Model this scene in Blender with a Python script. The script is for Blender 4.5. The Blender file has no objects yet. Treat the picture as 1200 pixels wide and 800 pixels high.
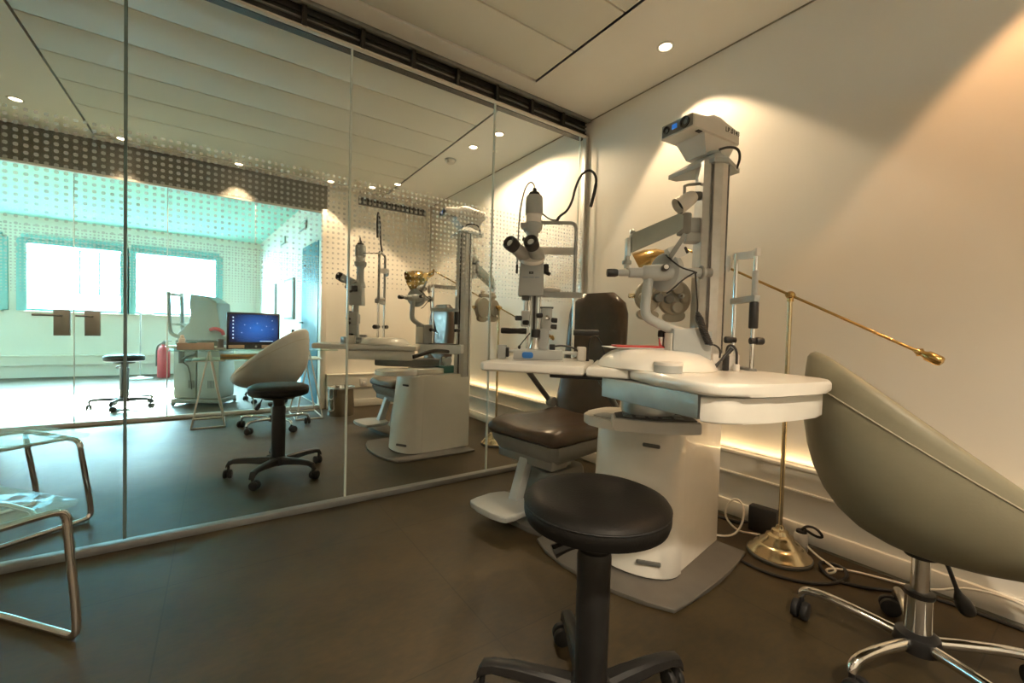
import bpy, bmesh, math, random
from mathutils import Vector, Matrix
random.seed(7)
S = bpy.context.scene
COL = S.collection
V = Vector
PI = math.pi

# ------------------------------------------------------------------ materials
def nodes_of(name):
    m = bpy.data.materials.new(name); m.use_nodes = True
    nt = m.node_tree
    return m, nt, nt.nodes, nt.links

def mat(name, col, rough=.5, metal=0., var=.06, scale=14., bump=0., coat=0., emit=None, estr=0., spec=.5):
    m, nt, N, L = nodes_of(name)
    b = N['Principled BSDF']
    b.inputs['Roughness'].default_value = rough
    b.inputs['Metallic'].default_value = metal
    b.inputs['Coat Weight'].default_value = coat
    b.inputs['Specular IOR Level'].default_value = spec
    tc = N.new('ShaderNodeTexCoord')
    nz = N.new('ShaderNodeTexNoise'); nz.inputs['Scale'].default_value = scale; nz.inputs['Detail'].default_value = 4
    L.new(tc.outputs['Object'], nz.inputs['Vector'])
    cr = N.new('ShaderNodeValToRGB')
    a = [max(0, c * (1 - var)) for c in col]; z = [min(1, c * (1 + var)) for c in col]
    cr.color_ramp.elements[0].position = .3; cr.color_ramp.elements[0].color = (*a, 1)
    cr.color_ramp.elements[1].position = .7; cr.color_ramp.elements[1].color = (*z, 1)
    L.new(nz.outputs['Fac'], cr.inputs['Fac']); L.new(cr.outputs['Color'], b.inputs['Base Color'])
    if bump:
        bp = N.new('ShaderNodeBump'); bp.inputs['Strength'].default_value = bump; bp.inputs['Distance'].default_value = .002
        n2 = N.new('ShaderNodeTexNoise'); n2.inputs['Scale'].default_value = scale * 9; n2.inputs['Detail'].default_value = 3
        L.new(tc.outputs['Object'], n2.inputs['Vector']); L.new(n2.outputs['Fac'], bp.inputs['Height']); L.new(bp.outputs['Normal'], b.inputs['Normal'])
    if emit:
        b.inputs['Emission Color'].default_value = (*emit, 1); b.inputs['Emission Strength'].default_value = estr
    return m

def glass_mat(name, tint, dots=False, base=.05, gl_rough=.0, milk=0., edge=.55):
    """thin architectural glass: transparent + facing-dependent gloss, optional printed dot screen"""
    m, nt, N, L = nodes_of(name)
    N.remove(N['Principled BSDF'])
    out = N['Material Output']
    tr = N.new('ShaderNodeBsdfTransparent'); tr.inputs['Color'].default_value = (*tint, 1)
    gl = N.new('ShaderNodeBsdfGlossy'); gl.inputs['Roughness'].default_value = gl_rough
    lw = N.new('ShaderNodeLayerWeight'); lw.inputs['Blend'].default_value = .5
    pw = N.new('ShaderNodeMath'); pw.operation = 'POWER'; pw.inputs[1].default_value = 4.
    ma = N.new('ShaderNodeMath'); ma.operation = 'MULTIPLY_ADD'; ma.inputs[1].default_value = edge; ma.inputs[2].default_value = base
    L.new(lw.outputs['Facing'], pw.inputs[0]); L.new(pw.outputs[0], ma.inputs[0])
    mx = N.new('ShaderNodeMixShader'); L.new(ma.outputs[0], mx.inputs['Fac']); L.new(tr.outputs[0], mx.inputs[1]); L.new(gl.outputs[0], mx.inputs[2])
    last = mx
    if milk:
        df = N.new('ShaderNodeBsdfDiffuse'); df.inputs['Color'].default_value = (.8, .88, .86, 1)
        m2 = N.new('ShaderNodeMixShader'); m2.inputs['Fac'].default_value = milk
        L.new(mx.outputs[0], m2.inputs[1]); L.new(df.outputs[0], m2.inputs[2]); last = m2
    if dots:
        geo = N.new('ShaderNodeNewGeometry'); sp = N.new('ShaderNodeSeparateXYZ'); L.new(geo.outputs['Position'], sp.inputs[0])
        P = .0275
        def cell(sock):
            d = N.new('ShaderNodeMath'); d.operation = 'DIVIDE'; d.inputs[1].default_value = P; L.new(sock, d.inputs[0])
            f = N.new('ShaderNodeMath'); f.operation = 'FRACT'; L.new(d.outputs[0], f.inputs[0])
            s = N.new('ShaderNodeMath'); s.operation = 'SUBTRACT'; s.inputs[1].default_value = .5; L.new(f.outputs[0], s.inputs[0])
            a = N.new('ShaderNodeMath'); a.operation = 'ABSOLUTE'; L.new(s.outputs[0], a.inputs[0])
            q = N.new('ShaderNodeMath'); q.operation = 'POWER'; q.inputs[1].default_value = 2.6; L.new(a.outputs[0], q.inputs[0])
            return q.outputs[0]
        ad = N.new('ShaderNodeMath'); ad.operation = 'ADD'; L.new(cell(sp.outputs['X']), ad.inputs[0]); L.new(cell(sp.outputs['Z']), ad.inputs[1])
        rt = N.new('ShaderNodeMath'); rt.operation = 'POWER'; rt.inputs[1].default_value = 1 / 2.6; L.new(ad.outputs[0], rt.inputs[0])
        cv = N.new('ShaderNodeValToRGB')      # dot radius against height
        mr = N.new('ShaderNodeMapRange'); mr.inputs['From Min'].default_value = 1.1; mr.inputs['From Max'].default_value = 1.9
        L.new(sp.outputs['Z'], mr.inputs['Value']); L.new(mr.outputs[0], cv.inputs['Fac'])
        e = cv.color_ramp.elements
        e[0].position = .14; e[0].color = (0, 0, 0, 1)
        e[1].position = .91; e[1].color = (0, 0, 0, 1)
        for p_, c_ in ((.15, .15), (.45, .23), (.75, .27), (.90, .25)):
            x = e.new(p_); x.color = (c_, c_, c_, 1)
        lt = N.new('ShaderNodeMath'); lt.operation = 'LESS_THAN'; L.new(rt.outputs[0], lt.inputs[0]); L.new(cv.outputs['Color'], lt.inputs[1])
        op = N.new('ShaderNodeMath'); op.operation = 'MULTIPLY'; op.inputs[1].default_value = .46; fb = N.new('ShaderNodeMath'); fb.operation = 'SUBTRACT'; fb.inputs[0].default_value = 1.; L.new(geo.outputs['Backfacing'], fb.inputs[1])
        l2 = N.new('ShaderNodeMath'); l2.operation = 'MULTIPLY'; L.new(lt.outputs[0], l2.inputs[0]); L.new(fb.outputs[0], l2.inputs[1]); L.new(l2.outputs[0], op.inputs[0])
        df = N.new('ShaderNodeBsdfDiffuse'); df.inputs['Color'].default_value = (.93, .94, .91, 1)
        tl = N.new('ShaderNodeBsdfTranslucent'); tl.inputs['Color'].default_value = (.93, .94, .91, 1)
        md = N.new('ShaderNodeMixShader'); md.inputs['Fac'].default_value = .45; L.new(df.outputs[0], md.inputs[1]); L.new(tl.outputs[0], md.inputs[2])
        m3 = N.new('ShaderNodeMixShader'); L.new(op.outputs[0], m3.inputs['Fac']); L.new(last.outputs[0], m3.inputs[1]); L.new(md.outputs[0], m3.inputs[2]); last = m3
    L.new(last.outputs[0], out.inputs['Surface'])
    return m

def emit_mat(name, col, s):
    m, nt, N, L = nodes_of(name); b = N['Principled BSDF']
    b.inputs['Base Color'].default_value = (*col, 1); b.inputs['Emission Color'].default_value = (*col, 1); b.inputs['Emission Strength'].default_value = s
    return m

def floor_mat():
    m, nt, N, L = nodes_of('floor_vinyl_tile'); b = N['Principled BSDF']
    tc = N.new('ShaderNodeTexCoord')
    n1 = N.new('ShaderNodeTexNoise'); n1.inputs['Scale'].default_value = 3.2; n1.inputs['Detail'].default_value = 8; n1.inputs['Roughness'].default_value = .62
    n2 = N.new('ShaderNodeTexNoise'); n2.inputs['Scale'].default_value = 26; n2.inputs['Detail'].default_value = 6
    mp = N.new('ShaderNodeMapping'); mp.inputs['Scale'].default_value = (1, 2.2, 1)
    L.new(tc.outputs['Object'], n1.inputs['Vector']); L.new(tc.outputs['Object'], mp.inputs['Vector']); L.new(mp.outputs[0], n2.inputs['Vector'])
    ad = N.new('ShaderNodeMixRGB'); ad.inputs['Fac'].default_value = .38; L.new(n1.outputs['Fac'], ad.inputs[1]); L.new(n2.outputs['Fac'], ad.inputs[2])
    cr = N.new('ShaderNodeValToRGB'); cr.color_ramp.elements[0].position = .34; cr.color_ramp.elements[0].color = (.020, .0142, .0058, 1)
    cr.color_ramp.elements[1].position = .68; cr.color_ramp.elements[1].color = (.068, .046, .018, 1)
    L.new(ad.outputs[0], cr.inputs['Fac'])
    bk = N.new('ShaderNodeTexBrick'); bk.offset = 0.; bk.inputs['Color1'].default_value = (1, 1, 1, 1); bk.inputs['Color2'].default_value = (.93, .93, .93, 1); bk.inputs['Mortar'].default_value = (.52, .50, .46, 1)
    bk.inputs['Scale'].default_value = 1.; bk.inputs['Mortar Size'].default_value = .0026; bk.inputs['Brick Width'].default_value = .9; bk.inputs['Row Height'].default_value = .9; bk.inputs['Mortar Smooth'].default_value = .3
    m2 = N.new('ShaderNodeMapping'); m2.inputs['Location'].default_value = (.15, -.22, 0); L.new(tc.outputs['Object'], m2.inputs['Vector']); L.new(m2.outputs[0], bk.inputs['Vector'])
    mu = N.new('ShaderNodeMixRGB'); mu.blend_type = 'MULTIPLY'; mu.inputs['Fac'].default_value = 1; L.new(cr.outputs[0], mu.inputs[1]); L.new(bk.outputs['Color'], mu.inputs[2])
    L.new(mu.outputs[0], b.inputs['Base Color'])
    r = N.new('ShaderNodeMapRange'); r.inputs['To Min'].default_value = .40; r.inputs['To Max'].default_value = .58; b.inputs['Specular IOR Level'].default_value = .5; L.new(n2.outputs['Fac'], r.inputs['Value']); L.new(r.outputs[0], b.inputs['Roughness'])
    bp = N.new('ShaderNodeBump'); bp.inputs['Strength'].default_value = .15; bp.inputs['Distance'].default_value = .002; L.new(n2.outputs['Fac'], bp.inputs['Height']); L.new(bp.outputs[0], b.inputs['Normal'])
    return m

def screen_mat():
    m, nt, N, L = nodes_of('desktop_screen'); b = N['Principled BSDF']
    tc = N.new('ShaderNodeTexCoord')
    sp = N.new('ShaderNodeSeparateXYZ'); L.new(tc.outputs['Generated'], sp.inputs[0])
    gr = N.new('ShaderNodeTexGradient'); gr.gradient_type = 'SPHERICAL'
    mp = N.new('ShaderNodeMapping'); mp.inputs['Location'].default_value = (-.55, 0, -.5); mp.inputs['Scale'].default_value = (1.5, 0, 1.6)
    mp.vector_type = 'TEXTURE'; mp.inputs['Location'].default_value = (.55, 0, .5); mp.inputs['Scale'].default_value = (.6, 1, .7)
    L.new(tc.outputs['Generated'], mp.inputs['Vector']); L.new(mp.outputs[0], gr.inputs['Vector'])
    cr = N.new('ShaderNodeValToRGB'); cr.color_ramp.elements[0].color = (.002, .006, .03, 1); cr.color_ramp.elements[1].color = (.02, .16, .62, 1)
    L.new(gr.outputs['Fac'], cr.inputs['Fac'])
    L.new(cr.outputs[0], b.inputs['Emission Color']); b.inputs['Emission Strength'].default_value = .9
    b.inputs['Base Color'].default_value = (.01, .01, .02, 1); b.inputs['Roughness'].default_value = .15
    return m

# ------------------------------------------------------------------ mesh builder
def frame(d):
    d = V(d).normalized()
    a = V((0, 0, 1)) if abs(d.z) < .95 else V((1, 0, 0))
    x = a.cross(d).normalized(); y = d.cross(x)
    return x, y, d

class MB:
    def __init__(s): s.bm = bmesh.new()
    def _bev(s, vs, w, seg, flt=None):
        es = {e for v in vs for e in v.link_edges}
        if flt: es = {e for e in es if flt(e)}
        if es: bmesh.ops.bevel(s.bm, geom=list(es), offset=w, segments=seg, affect='EDGES', profile=.5, clamp_overlap=True)
    def box(s, c, sz, rz=0., bev=0., seg=2, M=None):
        m = Matrix.Translation(V(c)) @ (M if M is not None else Matrix.Rotation(rz, 4, 'Z')) @ Matrix.Diagonal((*sz, 1))
        g = bmesh.ops.create_cube(s.bm, size=1, matrix=m)
        if bev: s._bev(g['verts'], bev, seg)
        return s
    def ring_skin(s, rings, closed=True, cap=True):
        R = [[s.bm.verts.new(p) for p in r] for r in rings]
        for a, b in zip(R[:-1], R[1:]):
            n = len(a)
            for i in range(n if closed else n - 1):
                j = (i + 1) % n
                try: s.bm.faces.new((a[i], a[j], b[j], b[i]))
                except ValueError: pass
        if cap:
            for r in (R[0], R[-1]):
                try: s.bm.faces.new(r)
                except ValueError: pass
        return s
    def cyl(s, p0, p1, r0, r1=None, n=20, bev=0., cap=True):
        p0, p1 = V(p0), V(p1); r1 = r0 if r1 is None else r1
        x, y, d = frame(p1 - p0); L = (p1 - p0).length
        if bev:
            b = min(bev, L * .45, r0 * .9, r1 * .9)
            prof = [(r0 - b, 0), (r0 - b * .3, b * .3), (r0, b), (r1, L - b), (r1 - b * .3, L - b * .3), (r1 - b, L)]
        else: prof = [(r0, 0), (r1, L)]
        s.ring_skin([[p0 + d * h + (x * math.cos(2 * PI * i / n) + y * math.sin(2 * PI * i / n)) * r for i in range(n)] for r, h in prof], cap=cap)
        return s
    def lathe(s, prof, c=(0, 0, 0), axis=(0, 0, 1), n=32, cap=True, sx=1., sy=1.):
        x, y, d = frame(axis) if tuple(axis) != (0, 0, 1) else (V((1, 0, 0)), V((0, 1, 0)), V((0, 0, 1)))
        c = V(c)
        s.ring_skin([[c + d * h + (x * math.cos(2 * PI * i / n) * sx + y * math.sin(2 * PI * i / n) * sy) * max(r, 1e-4) for i in range(n)] for r, h in prof], cap=cap)
        return s
    def tube(s, pts, r, n=10, smooth=0, closed=False):
        P = [V(p) for p in pts]
        for _ in range(smooth):      # Chaikin keeps the ends, rounds the corners
            Q = [P[0]]
            for a, b in zip(P[:-1], P[1:]): Q += [a.lerp(b, .25), a.lerp(b, .75)]
            Q.append(P[-1]); P = Q
        x, y, d = frame(P[1] - P[0]); rings = []
        for i, p in enumerate(P):
            t = (P[min(i + 1, len(P) - 1)] - P[max(i - 1, 0)])
            if t.length < 1e-9: continue
            t.normalize()
            x = (x - t * x.dot(t)); x = x.normalized() if x.length > 1e-6 else frame(t)[0]
            y = t.cross(x)
            rr = r(i / (len(P) - 1)) if callable(r) else r
            rings.append([p + (x * math.cos(2 * PI * k / n) + y * math.sin(2 * PI * k / n)) * rr for k in range(n)])
        s.ring_skin(rings)
        return s
    def prism(s, out, z0, z1, bev=0., seg=3, M=None):
        M = M or Matrix.Identity(4)
        lo = [s.bm.verts.new(M @ V((p[0], p[1], z0))) for p in out]; hi = [s.bm.verts.new(M @ V((p[0], p[1], z1))) for p in out]
        n = len(out)
        f = [s.bm.faces.new(lo[::-1]), s.bm.faces.new(hi)]
        for i in range(n): s.bm.faces.new((lo[i], lo[(i + 1) % n], hi[(i + 1) % n], hi[i]))
        if bev:
            es = list({e for q in f for e in q.edges})
            bmesh.ops.bevel(s.bm, geom=es, offset=bev, segments=seg, affect='EDGES', profile=.5, clamp_overlap=True)
        return s
    def ell(s, c, r, M=None, u=20, v=12):
        m = Matrix.Translation(V(c)) @ (M or Matrix.Identity(4)) @ Matrix.Diagonal((*r, 1))
        bmesh.ops.create_uvsphere(s.bm, u_segments=u, v_segments=v, radius=1, matrix=m)
        return s
    def build(s, name, m, parent=None, world=False, ang=38., flat=False):
        bm = s.bm
        bmesh.ops.remove_doubles(bm, verts=bm.verts, dist=1e-6)
        bmesh.ops.recalc_face_normals(bm, faces=bm.faces)
        if world and parent is not None: bm.transform(root_matrix(parent).inverted())
        a = math.radians(ang)
        for f in bm.faces: f.smooth = not flat
        for e in bm.edges:
            if len(e.link_faces) == 2 and e.calc_face_angle(0) > a: e.smooth = False
        me = bpy.data.meshes.new(name); bm.to_mesh(me); bm.free()
        me.materials.append(m)
        o = bpy.data.objects.new(name, me); COL.objects.link(o)
        if parent is not None: o.parent = parent
        return o

def root_matrix(o):
    m = Matrix.Translation(o.location) @ o.rotation_euler.to_matrix().to_4x4()
    return root_matrix(o.parent) @ m if o.parent else m

def thing(name, label, cat, loc=(0, 0, 0), rz=0., group=None):
    o = bpy.data.objects.new(name, None); COL.objects.link(o); o.empty_display_size = .1
    o.location = loc; o.rotation_euler = (0, 0, rz); o['label'] = label; o['category'] = cat
    if group: o['group'] = group
    return o
def tag(o, label, cat, group=None):
    o['label'] = label; o['category'] = cat
    if group: o['group'] = group
    return o
def struct(o): o['kind'] = 'structure'; return o
def sgroup(name, loc=(0, 0, 0)):
    o = bpy.data.objects.new(name, None); COL.objects.link(o); o.location = loc; o['kind'] = 'structure'; return o
def dup(root, loc, rz, label, group=None):
    r = root.copy(); COL.objects.link(r); r.location = loc; r.rotation_euler = (0, 0, rz); r['label'] = label
    if group: r['group'] = group
    for ch in list(root.children):
        c = ch.copy(); COL.objects.link(c); c.parent = r
        for g in list(ch.children):
            d = g.copy(); COL.objects.link(d); d.parent = c
    return r
def resize(t, k):  # shrinks meshes to go with the table groups' scaling about the camera
    for ch in t.children_recursive:
        if ch.type == 'MESH' and not ch.data.get('sized'): ch.data.transform(Matrix.Scale(k, 4)); ch.data['sized'] = 1
    return t
def text_part(name, body, size, M, m, parent, ext=.0006, sp=1.):
    cu = bpy.data.curves.new(name, 'FONT'); cu.body = body; cu.size = size; cu.extrude = ext; cu.align_x = 'CENTER'; cu.align_y = 'CENTER'; cu.space_character = sp
    o = bpy.data.objects.new(name + '_curve', cu); COL.objects.link(o)
    bpy.context.view_layer.update()
    me = bpy.data.meshes.new_from_object(o.evaluated_get(bpy.context.evaluated_depsgraph_get()))
    bpy.data.objects.remove(o); bpy.data.curves.remove(cu)
    me.transform(M); me.name = name; me.materials.clear(); me.materials.append(m)
    q = bpy.data.objects.new(name, me); COL.objects.link(q); q.parent = parent
    return q
def axes(x, z, o):
    """matrix whose local x/y/z axes are x, (z cross x), z with origin o"""
    x = V(x).normalized(); z = V(z).normalized(); y = z.cross(x)
    return Matrix(((x.x, y.x, z.x, o[0]), (x.y, y.y, z.y, o[1]), (x.z, y.z, z.z, o[2]), (0, 0, 0, 1)))
def arc(c, r, a0, a1, n):
    return [(c[0] + r * math.cos(math.radians(a0 + (a1 - a0) * i / n)), c[1] + r * math.sin(math.radians(a0 + (a1 - a0) * i / n))) for i in range(n + 1)]
def rrect(x0, y0, x1, y1, r, n=5):
    return arc((x1 - r, y1 - r), r, 0, 90, n) + arc((x0 + r, y1 - r), r, 90, 180, n) + arc((x0 + r, y0 + r), r, 180, 270, n) + arc((x1 - r, y0 + r), r, 270, 360, n)
def smooth_poly(P, k=2):
    P = [V((*p, 0)) for p in P]
    for _ in range(k):
        Q = []
        for i in range(len(P)):
            a, b = P[i], P[(i + 1) % len(P)]; Q += [a.lerp(b, .25), a.lerp(b, .75)]
        P = Q
    return [(p.x, p.y) for p in P]

# ------------------------------------------------------------------ palette
WALL = mat('wall_paint', (.80, .77, .71), .7, var=.02, scale=3)
CEILM = mat('ceiling_plaster', (.88, .87, .84), .75, var=.02, scale=3)
PANELM = mat('ceiling_metal_panel', (.76, .76, .71), .55, var=.02, scale=2)
SEAM = mat('seam_dark', (.26, .245, .20), .8)
TRIMW = mat('white_trim', (.74, .70, .62), .45, var=.03)
ALU = mat('aluminium', (.60, .60, .58), .36, metal=.35, var=.05, scale=30)
RAIL = mat('rail_grey', (.25, .26, .26), .4, metal=.4)
TRACK = mat('dark_track', (.028, .028, .025), .45, var=.2)
TRACKL = mat('track_trim', (.30, .31, .29), .4, metal=.5)
GEDGE = mat('glass_edge', (.72, .80, .77), .25, var=.03)
GEDGED = mat('glass_edge_backlit', (.16, .24, .24), .25, var=.03)  # darker copy of the glass edge, backlit shade held in the colour
FLOORM = floor_mat()
GLASS = glass_mat('partition_glass', (.985, .994, .992), dots=True, base=.006)
FGLASS = glass_mat('partition_glass_green', (.90, .982, .972), dots=True, base=.006)
WGLASS = glass_mat('window_glass', (.92, .98, .99), base=.03)
ACRYL = glass_mat('clear_acrylic', (.90, .97, .96), base=.015, milk=.07, edge=.3)
DGLASS = glass_mat('desk_glass', (.80, .93, .90), base=.06, milk=.04)
WHITE = mat('white_lacquer', (.84, .82, .76), .32, var=.02, coat=.3)
WHITEP = mat('white_plastic', (.70, .68, .64), .42, var=.03)
LGREY = mat('light_grey_enamel', (.385, .41, .41), .38, var=.04)
MGREY = mat('mid_grey_enamel', (.22, .225, .215), .42, var=.05)
PHOR = mat('shaded_phoropter_enamel', (.40, .37, .30), .4, var=.05)  # beige darkened to carry the shade on the housings in the colour
DGREY = mat('dark_grey_plastic', (.115, .12, .115), .45, var=.08)
TEALG = mat('grey_arm_cover', (.30, .35, .33), .4, var=.05)
BLACK = mat('black_plastic', (.016, .016, .017), .38, var=.2)
BLACKR = mat('black_rubber', (.014, .014, .015), .6, var=.2)
BLEATHER = mat('black_leather', (.009, .0085, .008), .46, var=.15, bump=.25, scale=20, spec=.16)
BRLEATHER = mat('dark_brown_leather', (.075, .052, .036), .30, var=.18, bump=.2, scale=12)
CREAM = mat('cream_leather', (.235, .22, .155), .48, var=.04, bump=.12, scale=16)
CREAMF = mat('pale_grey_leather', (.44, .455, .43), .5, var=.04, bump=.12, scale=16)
CREAMD = mat('cream_seam', (.40, .36, .27), .6)
CHROME = mat('chrome', (.80, .80, .79), .09, metal=1, var=.02)
STEEL = mat('brushed_steel', (.52, .55, .55), .34, metal=.9, var=.12, scale=9)
BRASS = mat('brass', (.52, .35, .14), .2, metal=1, var=.06)
NICKEL = mat('nickel_brass', (.62, .52, .34), .2, metal=1, var=.05)
PLATE = mat('base_plate_grey', (.115, .108, .095), .45, var=.06)
RED = mat('red_card', (.48, .03, .03), .5)
REDP = mat('red_paint', (.42, .05, .06), .4)
BLUE = mat('blue_label', (.02, .16, .52), .4)
INK = mat('black_ink', (.02, .02, .02), .6)
INKB = mat('blue_ink', (.10, .16, .26), .6)
PAPER = mat('paper', (.82, .82, .80), .8)
LENS = mat('dark_lens', (.01, .012, .02), .06, coat=1)
BULB = mat('bright_lens', (.7, .75, .8), .1)
TEALBOX = mat('teal_card', (.05, .20, .18), .6)
DOORB = mat('blue_door', (.03, .15, .22), .35, var=.03)
DISP = emit_mat('blue_display', (.03, .16, .55), .6)
LAMPW = emit_mat('downlight_glow', (1., .78, .48), 14.)
SCREEN = screen_mat()
GREYH = mat('header_grey', (.20, .195, .175), .7, var=.04)
FACADE = mat('sky_mask_facade', (.34, .55, .64), .8)
FACW = mat('facade_glass', (.003, .008, .009), .9, spec=0)
GREEN = mat('dark_green', (.02, .06, .04), .5)
PEACH = mat('peach_box', (.55, .42, .34), .6)
WOOD = mat('amber_wood', (.36, .20, .06), .5, var=.2)
# ------------------------------------------------------------------ setting
XW, XL, YG, YF, YB, ZC = 2.37, -1.60, 2.445, 5.46, -1.75, 2.64
YW, XW3, XL3 = 10.3, 1.03, -4.2
def slab(name, c, sz, m, parent=None, bev=0.):
    b = MB(); b.box(c, sz, bev=bev); o = b.build(name, m, parent)
    if parent is None: struct(o)
    return o
def span(name, x0, x1, y0, y1, z0, z1, m, parent=None, bev=0.):
    return slab(name, ((x0 + x1) / 2, (y0 + y1) / 2, (z0 + z1) / 2), (x1 - x0, y1 - y0, z1 - z0), m, parent, bev)

span('floor', XL3 - .2, XW + .2, YB - .2, YW + .2, -.1, 0, FLOORM)
span('ceiling', XL3 - .2, XW + .2, YB - .2, YW + .2, ZC + .04, ZC + .16, CEILM)
span('wall_right', XW, XW + .16, YB, YF + .12, 0, ZC + .04, WALL)
span('wall_left', XL - .16, XL, YB, YF - .02, 0, ZC + .04, WALL)
span('wall_back', XL - .16, XW + .16, YB - .16, YB, 0, ZC + .04, WALL)
span('wall_far', 1.06, XW, YF, YF + .14, 0, ZC + .04, WALL)
b = MB(); b.prism([(1.04, YF + .14), (1.30, YF + .14), (1.0, YW + .1), (.70, YW + .1)], 0, ZC + .04); struct(b.build('wall_corridor', WALL))
span('wall_outer', XL3 - .16, XL3, YF - .02, YW + .1, 0, ZC + .04, WALL)
span('wall_divider', XL3 - .1, XL, YF - .02, YF + .12, 0, ZC + .04, WALL)

# plaster borders and suspended metal panels of the two rooms
def panel_ceiling(n, y0, y1, seams):
    xa, xb = -.93, 1.72
    b = MB()
    for (x0, x1, ya, yb) in ((XL, xa, y0, y1), (xb, XW - .006, y0, y1), (xa, xb, y0, y0 + .12), (xa, xb, y1 - .13, y1)):
        b.box(((x0 + x1) / 2, (ya + yb) / 2, ZC + .02), (x1 - x0, yb - ya, .04))
    struct(b.build('ceiling_border_%d' % n, CEILM))
    ys = [y0 + .13] + seams + [y1 - .14]
    g = sgroup('ceiling_panels_%d' % n)
    for a, c in zip(ys[:-1], ys[1:]):
        p = MB(); p.box(((xa + xb) / 2, (a + c) / 2, ZC + .018), (xb - xa - .024, c - a - .009, .03), bev=.003); p.build('metal_panel', PANELM, g)
    d = MB(); d.box(((xa + xb) / 2, (y0 + y1) / 2, ZC + .037), (xb - xa, y1 - y0, .004)); d.build('shadow_gap', SEAM, g)
panel_ceiling(1, YB, YG - .03, [-1.1, -.72, -.34, .04, .42, .80, 1.16, 1.53, 1.91])
panel_ceiling(2, YG + .09, YF - .02, [3.06, 3.455, 3.855, 4.235, 4.65])
span('trim_1', XW - .006, XW, YB, YF, ZC - .006, ZC + .004, SEAM)
span('ceiling_border_3', XL3, 1.2, YF + .12, YW + .1, ZC, ZC + .04, mat('daylit_teal_ceiling', (.46, .80, .76), .75, var=.02, scale=3))  # teal puts the cyan daylight on this ceiling into its colour

# trunking along the right wall of both rooms, with baseboard
def trunking(name, y0, y1, px):
    g = sgroup(name)
    span('upper_ledge', px - .038, XW, y0, y1, .355, .372, TRIMW, g, .003)
    span('upper_face', px - .028, XW, y0, y1, .255, .356, TRIMW, g)
    span('middle_ledge', px - .034, XW, y0, y1, .240, .254, TRIMW, g, .003)
    span('lower_face', px - .014, XW, y0, y1, .0, .241, WALL, g)
    span('skirting', px - .032, XW, y0, y1, .012, .092, TRIMW, g, .004)
    span('shadow_gap', px - .027, XW, y0, y1, .0, .012, SEAM, g)
trunking('baseboard_right', YB, YG - .035, XW)
trunking('baseboard_right_rear', YG + .09, YF - .08, XW)
g = sgroup('baseboard_far')
span('upper_ledge', 1.07, XW - .04, YF - .10, YF, .39, .41, TRIMW, g, .003)
span('upper_face', 1.07, XW - .04, YF - .09, YF, .24, .39, TRIMW, g)
span('lower_face', 1.07, XW - .04, YF - .06, YF, .0, .24, WALL, g)
span('skirting', 1.07, XW - .04, YF - .075, YF, .0, .09, TRIMW, g, .004)

# near glazed partition
g = sgroup('window_1', (0, YG, 0))
JX = [XL + .01, -1.255, -.33, .592, 1.517, XW - .075, XW - .012]
for a, c in zip(JX[:-1], JX[1:]):
    p = MB(); p.box(((a + c) / 2, YG + .02, 1.28), (c - a - .008, .010, 2.48)); p.build('glass_pane', GLASS, g, world=True)
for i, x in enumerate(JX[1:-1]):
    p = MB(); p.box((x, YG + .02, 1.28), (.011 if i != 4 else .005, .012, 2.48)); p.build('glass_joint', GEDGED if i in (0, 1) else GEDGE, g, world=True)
p = MB(); p.box(((XL + XW) / 2, YG + .02, .016), (XW - XL - .01, .05, .032), bev=.003); p.build('bottom_rail', RAIL, g, world=True)
p = MB(); p.box((XW - .014, YG + .02, 1.29), (.024, .04, 2.46), bev=.002); p.build('wall_profile', ALU, g, world=True)
p = MB(); p.box(((XL + XW) / 2, YG + .012, 2.517), (XW - XL - .01, .03, .012), bev=.002); p.build('head_trim', TRIMW, g, world=True)
p = MB(); p.box(((XL + XW) / 2, YG - .01, ZC - .006), (XW - XL - .01, .03, .022), bev=.002); p.build('ceiling_trim', TRACKL, g, world=True)
p = MB(); p.box(((XL + XW) / 2, YG + .065, 2.58), (XW - XL - .01, .05, .13)); p.build('slot_back', TRACK, g, world=True)
for z in (2.545, 2.575, 2.605):
    p = MB(); p.box(((XL + XW) / 2, YG + .03, z), (XW - XL - .01, .012, .008)); p.build('slot_blade', TRACK if z != 2.575 else TRACKL, g, world=True)
x = XL + .2
while x < XW:
    p = MB(); p.box((x, YG + .012, 2.58), (.022, .04, .12), bev=.002); p.build('slot_bracket', TRACK, g, world=True); x += .292

# far glazed partition: header, fixed panes, two door leaves with pulls
span('wall_header', XL - .05, 1.06, YF, YF + .1, 2.34, ZC + .04, GREYH)
g = sgroup('window_2', (0, YF, 0))
JF = [XL + .01, -1.39]
def fpane(a, c, par):
    p = MB(); p.box(((a + c) / 2, YF + .03, 1.18), (c - a - .008, .010, 2.30)); p.build('glass_pane', FGLASS, par, world=True)
fpane(-.42, .33, g); fpane(.33, 1.0, g)
for x in (-.42, .33):
    p = MB(); p.box((x, YF + .03, 1.18), (.008, .012, 2.3)); p.build('glass_joint', GEDGE, g, world=True)
p = MB(); p.box((-.30, YF + .03, .02), (2.6, .05, .04), bev=.003); p.build('bottom_rail', ALU, g, world=True)
p = MB(); p.box((1.03, YF + .05, 1.18), (.06, .16, 2.36), bev=.003); p.build('end_post', TRIMW, g, world=True)
p = MB(); p.box((-.3, YF + .03, 2.335), (2.6, .05, .03), bev=.003); p.build('head_trim', TRIMW, g, world=True)
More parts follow.
